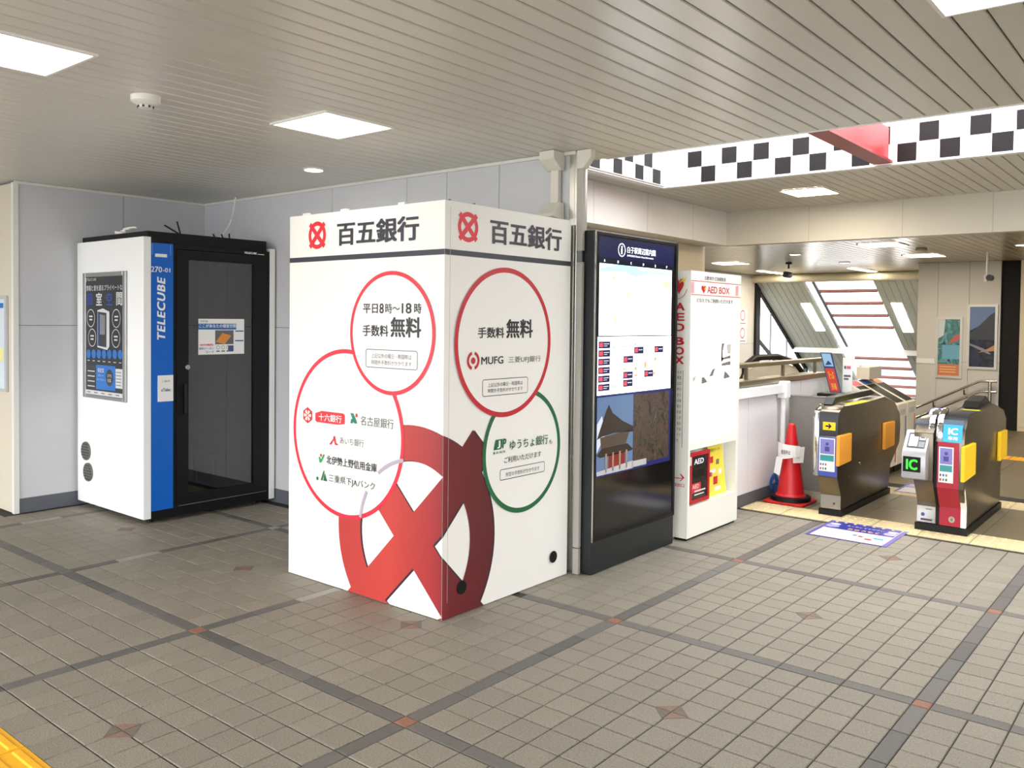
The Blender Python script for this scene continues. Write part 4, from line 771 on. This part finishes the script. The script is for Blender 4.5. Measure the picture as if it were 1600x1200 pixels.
for r in (.078, .062, .046): MB().tube([(-.676 + .004 * math.cos(3 * t), 3.728 + r * math.cos(t), .12 + r * math.sin(t)) for t in [2 * math.pi * i / 24 for i in range(24)]], .008, 6, True).build('loop', bl, bc, smooth=True)
# dark moving handrail loops beyond the guard wall
eh = thing('escalator_handrail', 'black curved escalator handrail beyond the low guard wall', 'handrail', (-1.4, 5.0, 0))
MB().tube([(-1.35, 4.5, .7), (-1.35, 4.45, .95), (-1.35, 4.55, 1.12), (-1.35, 4.8, 1.2), (-1.35, 5.4, 1.2), (-1.35, 5.9, 1.12), (-1.35, 6.6, .75), (-1.35, 7.4, .25)], .035, 10).build('belt', blackM, eh, smooth=True)
MB().prism([(4.5, 0), (4.48, .95), (4.6, 1.08), (5.4, 1.15), (5.9, 1.07), (6.6, .7), (7.4, .2), (7.4, 0)], 'x', -1.36, -1.34).build('panel', beigeM, eh)
# ================================================================ BINS AND COUNTER THINGS
binW = mat('bin_cream', (232, 222, 200), .45)
def bin_(y, cm, lab):
    t = thing('recycling_bin', lab, 'bin', (-.4, y + .17, 0), 'recycling bins along the stair guard')
    x0, x1 = -.62, -.18; w = .335
    MB().prism([(x0, .08), (x1, .08), (x1, .64), (x1 + .0, .72), (x0, .96)], 'y', y, y + w).build('body', binW, t, bevel=.006)
    box('plinth', blackM, t, x0 + .03, x1 - .03, y + .01, y + w - .01, .0, .08)
    sv = Vector((-(x1 - x0), 0, .24)).normalized(); L = math.hypot(x1 - x0, .24)
    F = Face((x1, y, .72), (0, 1, 0), sv, t); F.rect('colour_header', cm, .03, w - .03, L * .80, L * .97, 2); F.rect('flap', blackM, .03, w - .03, L * .06, L * .78, 2)
    F = Face((x1, y, 0), (0, 1, 0), (0, 0, 1), t); F.rect('label_plate', mat('bin_label', (200, 196, 186), .4), .06, w - .06, .60, .66, 1); F.rect('colour_strip', cm, w - .07, w - .03, .12, .58, 1)
pk = mat('bin_pink', (222, 96, 122), .4); bb = mat('bin_blue', (70, 110, 180), .4); bo = mat('bin_orange', (226, 138, 62), .4)
bin_(5.44, pk, 'cream recycling bin with pink header'); bin_(5.80, bb, 'cream recycling bin with blue header'); bin_(6.16, bo, 'cream recycling bin with orange header')
o = box('cardboard_box', mat('carton', (214, 204, 184), .6), None, -.64, -.50, 5.86, 6.30, .966, 1.10, bevel=.006); tag(o, 'pale carton resting on the recycling bins', 'box')
cs = thing('counter_stand', 'dark small counter stand behind the grey divider board', 'stand', (-.5, 4.85, 0))
box('top', blackM, cs, -.66, -.34, 4.72, 4.98, .84, .88, bevel=.01); box('column', darkM, cs, -.56, -.44, 4.8, 4.92, 0.02, .84); box('foot', darkM, cs, -.64, -.36, 4.74, 4.98, 0, .02)
sg = thing('standing_sign', 'leaning blue and red sign board on the dark counter stand', 'sign', (-.58, 4.85, .88))
sU = Vector((1, 0, 0)); sV = Vector((-.26, 0, .96)).normalized()
FSG = Face((-.555, 4.80, .885), sU, sV, sg); o = MB(); o.add([tuple(FSG.pt(u, v, -1)) for u, v in ((0, 0), (.11, 0), (.11, .41), (0, .41))] + [tuple(FSG.pt(u, v, -16)) for u, v in ((0, 0), (.11, 0), (.11, .41), (0, .41))], [(0, 1, 2, 3), (7, 6, 5, 4), (0, 4, 5, 1), (1, 5, 6, 2), (2, 6, 7, 3), (3, 7, 4, 0)]); o.build('board', mat('sign_navy', (34, 62, 120), .4), sg)
FSG.rect('sign_print', mat('sign_sky', (150, 190, 220), .4), .01, .10, .27, .40, 1); FSG.poly('sign_print', mat('sign_navy', (0, 0, 0)), [(.02, .28), (.06, .33), (.09, .29)], 2); FSG.rect('sign_print', mat('sign_red', (206, 66, 48), .4), .01, .10, .01, .25, 1); FSG.text('きっぷ', mat('sign_gold', (240, 180, 70), .4), .03, .08, .14, .22, 2, .02); FSG.text('売場', mat('sign_gold', (0, 0, 0)), .03, .08, .03, .10, 2, .02)
wn_ = thing('notice_stand', 'narrow white notice board beside the blue and red sign', 'notice board', (-.42, 4.93, .88))
box('board', whiteM, wn_, -.48, -.385, 4.93, 4.945, .885, 1.23); Fw = Face((0, 4.93, 0), (1, 0, 0), (0, 0, 1), wn_); Fw.rect('print', mat('print_rose', (214, 110, 130), .4), -.44, -.40, 1.12, 1.15); Fw.rect('print', thin, -.465, -.445, 1.12, 1.15); Fw.rect('print', thin, -.465, -.40, 1.04, 1.06); Fw.rect('print', thin, -.465, -.42, 1.01, 1.03)
# ================================================================ FLOOR STICKERS
def mat_sticker(x0, x1, y0, y1, lab):
    t = thing('floor_sticker', lab, 'floor sign', ((x0 + x1) / 2, (y0 + y1) / 2, 0)); vi = mat('sticker_violet', (82, 82, 170), .35); w = x1 - x0; h = y1 - y0
    box('sheet', vi, t, x0, x1, y0, y1, .0015, .003); F = Face((x0, y0, .003), (1, 0, 0), (0, 1, 0), t)
    F.rect('print', mat('sticker_peach', (232, 196, 186), .35), .03, w - .03, .012, h - .05, 1); F.rect('print', whiteG, .036, w - .036, .018, h - .056, 2); F.rect('print', mat('sticker_indigo', (58, 62, 156), .35), .036, w - .036, h * .52, h - .056, 3)
    F.text('ちゅうもく', mat('sticker_gold', (246, 196, 120), .35), w * .34, w * .74, h * .56, h * .66, 4, .03); F.text('タッチしてください', whiteG, w * .28, w * .76, h * .74, h * .81, 4, .01)
    for u in (.13, .87): F.ell('print', mat('sticker_lavender', (170, 164, 220), .35), w * u, h * .66, .05, .05, 4, 20); F.ell('print', whiteG, w * u, h * .78, .04, .025, 5, 16)
    for u, v, a, m in ((.5, .3, .03, sticker_lilac), (.58, .27, .03, redL), (.76, .28, .07, mat('pad_blue', (0, 0, 0))), (.68, .18, .05, redL)): F.rect('print', m, w * u, w * u + a, h * v, h * v + .035, 4)
mat_sticker(.07, .645, 2.505, 3.088, 'blue bordered floor sticker before the ticket gates'); mat_sticker(.09, .66, 4.69, 5.25, 'blue bordered floor sticker behind the ticket gates')
# ================================================================ POSTERS AND HALL DETAILS
def poster(x0, x1, z0, z1, lab, stops, sc, extra=None):
    t = thing('framed_poster', lab, 'poster', ((x0 + x1) / 2, PW, z0)); e = .036
    MB().box(x0, x0 + e, PW - .025, PW - .001, z0, z1).box(x1 - e, x1, PW - .025, PW - .001, z0, z1).box(x0 + e, x1 - e, PW - .025, PW - .001, z1 - e, z1).box(x0 + e, x1 - e, PW - .025, PW - .001, z0, z0 + e).build('frame', mat('poster_frame_white', (214, 216, 212), .35, metal=.3), t)
    box('picture', photo_mat('poster_' + str(int(x0 * -1000)), stops, sc), t, x0 + e, x1 - e, PW - .012, PW - .001, z0 + e, z1 - e)
    F = Face((0, PW - .012, 0), (1, 0, 0), (0, 0, 1), t)
    return t, F, x0 + e, x1 - e, z0 + e, z1 - e
t, F, a, b_, c_, d_ = poster(-1.01, -.628, .745, 1.695, 'framed poster with blue pond, green foliage and orange foot', [(60, 86, 60), (88, 140, 160), (70, 120, 90), (120, 170, 190), (52, 70, 50)], 5)
F.rect('print', mat('poster_orange', (208, 128, 96), .4), a, b_, c_, c_ + .18, 1); F.rect('print', mat('poster_pond', (110, 170, 196), .4), a + .06, b_, c_ + .26, c_ + .48, 1); F.poly('print', mat('poster_coral', (190, 100, 92), .4), [(a + .15, c_ + .5), (b_, c_ + .56), (b_, c_ + .66), (a + .22, c_ + .62)], 2); F.poly('print', mat('poster_mist', (206, 214, 214), .4), [(a, d_ - .3), (a + .08, d_ - .25), (a + .1, d_), (a, d_)], 1)
for z in (.05, .09, .13): F.rect('print', mat('poster_gold', (246, 190, 120), .4), a + .03, b_ - .05, c_ + z, c_ + z + .016, 2)
t, F, a, b_, c_, d_ = poster(-.566, -.152, .90, 1.89, 'framed poster of a dark mountain under a dusk blue sky', [(40, 48, 70), (58, 66, 90), (44, 46, 58), (70, 72, 86)], 4)
F.poly('print', mat('poster_sky', (104, 124, 168), .4), [(a, c_ + .55), (b_, c_ + .75), (b_, d_), (a, d_)], 1); F.poly('print', mat('poster_mountain', (56, 60, 70), .4), [(a, c_ + .42), (b_, c_ + .42), (b_, d_ - .08), (b_ - .06, d_ - .12), (a + .12, c_ + .62), (a, c_ + .52)], 2); F.poly('print', mat('poster_lamplight', (190, 140, 96), .4), [(a + .12, c_ + .22), (b_, c_ + .25), (b_, c_ + .34), (a + .25, c_ + .28)], 2); F.poly('print', mat('poster_bridge', (140, 140, 150), .4), [(a, c_ + .36), (a + .2, c_ + .28), (a + .3, c_ + .2), (a + .26, c_ + .2), (a, c_ + .33)], 3)
o = box('strip_sign', whiteM, None, -1.288, -1.02, PW - .012, PW - .001, .962, 1.04); tag(o, 'small white strip sign at the stair corner wall', 'sign')
hs = thing('stair_handrail', 'double steel handrail descending along the poster wall', 'handrail', (-.7, PW - .1, 0))
for dz in (0, -.16): MB().tube([(-1.25, PW - .1, .255 + dz), (-.355, PW - .1, .724 + dz), (-.13, PW - .1, .73 + dz)], .02, 10).build('tube', steelM, hs, smooth=True)
MB().tube([(-.222, PW - .1, 0), (-.222, PW - .1, .735)], .026, 10).build('post', steelM, hs, smooth=True)
for x, z in ((-.57, .58), (-1.0, .36)): MB().tube([(x, PW - .1, z), (x, PW - .1, z - .07), (x, PW - .012, z - .07)], .011, 8).build('bracket', darkM, hs)
sg2 = thing('wall_notice', 'pair of white safety notices with red circles on the hall wall', 'notice', (-4.94, 12.42, 1.16))
for z in (1.165, 1.52):
    o = box('sheet', whiteM, sg2, -4.949, -4.945, 12.2, 12.62, z, z + .34); F = Face((-4.945, 0, 0), (0, 1, 0), (0, 0, 1), sg2); F.ring('red_circle', redL, 12.42, z + .2, .11, .085, 1, n=28); F.rect('print', thin, 12.28, 12.56, z + .03, z + .05)
hcam = thing('hanging_camera', 'small camera on a pole hanging from the hall ceiling', 'camera', (.03, 9.0, ZH))
MB().cyl((.03, 9.0, 2.18), .012, ZH - 2.18, 'z', 10).build('pole', whiteM, hcam); box('mount', whiteM, hcam, .0, .04, 8.96, 9.02, 2.15, 2.24); MB().cyl((.075, 8.9, 2.2), .04, .12, 'y', 16).build('lens_housing', darkM, hcam, smooth=True)
hc2 = thing('ceiling_camera', 'dark camera on a bracket near the hall downlights', 'camera', (-2.94, 9.69, ZH))
MB().cyl((-2.94, 9.69, ZH - .1), .015, .1, 'z', 10).build('stem', blackM, hc2); MB().cyl((-2.94, 9.55, ZH - .2), .05, .2, 'y', 14).build('housing', darkM, hc2, bevel=.01, smooth=True); MB().cyl((-2.94, 9.69, ZH - .03), .05, .028, 'z', 14).build('mount', blackM, hc2)
o = MB().cyl((-.546, 8.04, ZH - .03), .07, .03, 'z', 20).build('hall_smoke_detector', mat('detector_beige', (170, 156, 130), .5), None, bevel=.008, smooth=True); tag(o, 'round beige detector on the hall ceiling', 'smoke detector')
# ================================================================ CEILING LIGHTS
warm = (255, 240, 214); nearE = emitter('panel_near', (255, 246, 228), LIGHT_NEAR); hallE = emitter('panel_hall', warm, LIGHT_HALL); downE = emitter('panel_down', (255, 244, 222), LIGHT_DOWN)
def square_light(x, y, z, sx, sy, lab, em, grp, bulbs=False):
    t = thing('ceiling_light', lab, 'ceiling light', (x, y, z), grp); a, b = sx / 2, sy / 2; e = .014
    MB().box(x - a - e, x - a, y - b - e, y + b + e, z - .012, z - .001).box(x + a, x + a + e, y - b - e, y + b + e, z - .012, z - .001).box(x - a, x + a, y - b - e, y - b, z - .012, z - .001).box(x - a, x + a, y + b, y + b + e, z - .012, z - .001).build('frame', whiteM, t)
    box('diffuser', em, t, x - a, x + a, y - b, y + b, z - .007, z - .002)
square_light(-1.315, -.82, ZC, .45, .44, 'square recessed ceiling light in front of the bank booth', nearE, 'concourse panel lights')
square_light(-1.315, -2.42, ZC, .45, .44, 'square recessed ceiling light beside the smoke detector', nearE, 'concourse panel lights')
square_light(1.90, -.86, ZC, .45, .44, 'square recessed ceiling light far from any wall', nearE, 'concourse panel lights')
square_light(-.80, 4.8, ZM, .42, .46, 'square recessed light just beyond the checkered well', hallE, 'hall panel lights')
for x, y, l in ((-.79, 7.24, 'square hall ceiling light closest to the cream drop beam'), (-.81, 9.25, 'square hall ceiling light over the stair handrail'), (-3.79, 9.38, 'square hall ceiling light near the panelled hall wall')): square_light(x, y, ZH, .46, .44, l, hallE, 'hall panel lights')
for x, l in ((-4.2, 'long hall ceiling light above the triangular window'), (-2.53, 'long hall ceiling light above the stair skylight')): square_light(x, 12.1, ZH, .16, 1.2, l, hallE, 'long hall lights')
def slope_light(x0, x1, y0, y1, lab):
    t = thing('slope_light', lab, 'ceiling light', ((x0 + x1) / 2, (y0 + y1) / 2, sz((y0 + y1) / 2)), 'stair slope lights'); slab('diffuser', emitter('panel_slope', (255, 252, 244), 8), t, x0, x1, y0, y1, t=.018, dz=-.02); slab('frame', whiteM, t, x0 - .015, x1 + .015, y0 - .015, y1 + .015, t=.008, dz=-.006)
slope_light(-4.22, -4.03, 13.62, 14.5, 'bright slanted light between stair window and skylight'); slope_light(-2.46, -2.27, 13.62, 14.5, 'bright slanted light between skylight and poster wall')
def downlight(x, y, z, r, lab, grp):
    t = thing('downlight', lab, 'downlight', (x, y, z), grp); MB().lathe((x, y, z - .012), [(r, .011), (r, .004), (r * .93, 0), (r * .85, 0), (r * .82, .006)], 24).build('rim', whiteM, t, smooth=True); MB().cyl((x, y, z - .010), r * .8, .006, 'z', 24).build('lens', downE, t)
downlight(-2.52, -.02, ZC, .075, 'round downlight between bank booth and black booth', 'concourse downlights')
for x, y, l in ((-2.16, 6.2, 'round hall downlight behind the white drop beam'), (-2.23, 8.12, 'round hall downlight beside the dark ceiling camera'), (-2.2, 10.12, 'round hall downlight in front of the sloping stair ceiling'), (.57, 6.15, 'round hall downlight behind the cream drop beam'), (.57, 8.1, 'round hall downlight beside the hanging camera')): downlight(x, y, ZH, .085, l, 'hall downlights')
sd = thing('smoke_detector', 'white smoke detector on the concourse strip ceiling', 'smoke detector', (-1.56, -1.74, ZC))
MB().lathe((-1.56, -1.74, ZC - .045), [(.03, 0), (.045, .004), (.066, .018), (.068, .044)], 28).build('housing', whiteM, sd, smooth=True)
MB().lathe((-1.56, -1.74, ZC - .062), [(.018, 0), (.034, .004), (.034, .017)], 20).build('sensor_head', mat('detector_white', (226, 226, 222), .5), sd, smooth=True)
for k in range(8):
    t_ = math.pi / 4 * k; MB().box(-1.56 + .034 * math.cos(t_) - .004, -1.56 + .034 * math.cos(t_) + .004, -1.74 + .034 * math.sin(t_) - .004, -1.74 + .034 * math.sin(t_) + .004, ZC - .058, ZC - .048).build('slot', darkM, sd)
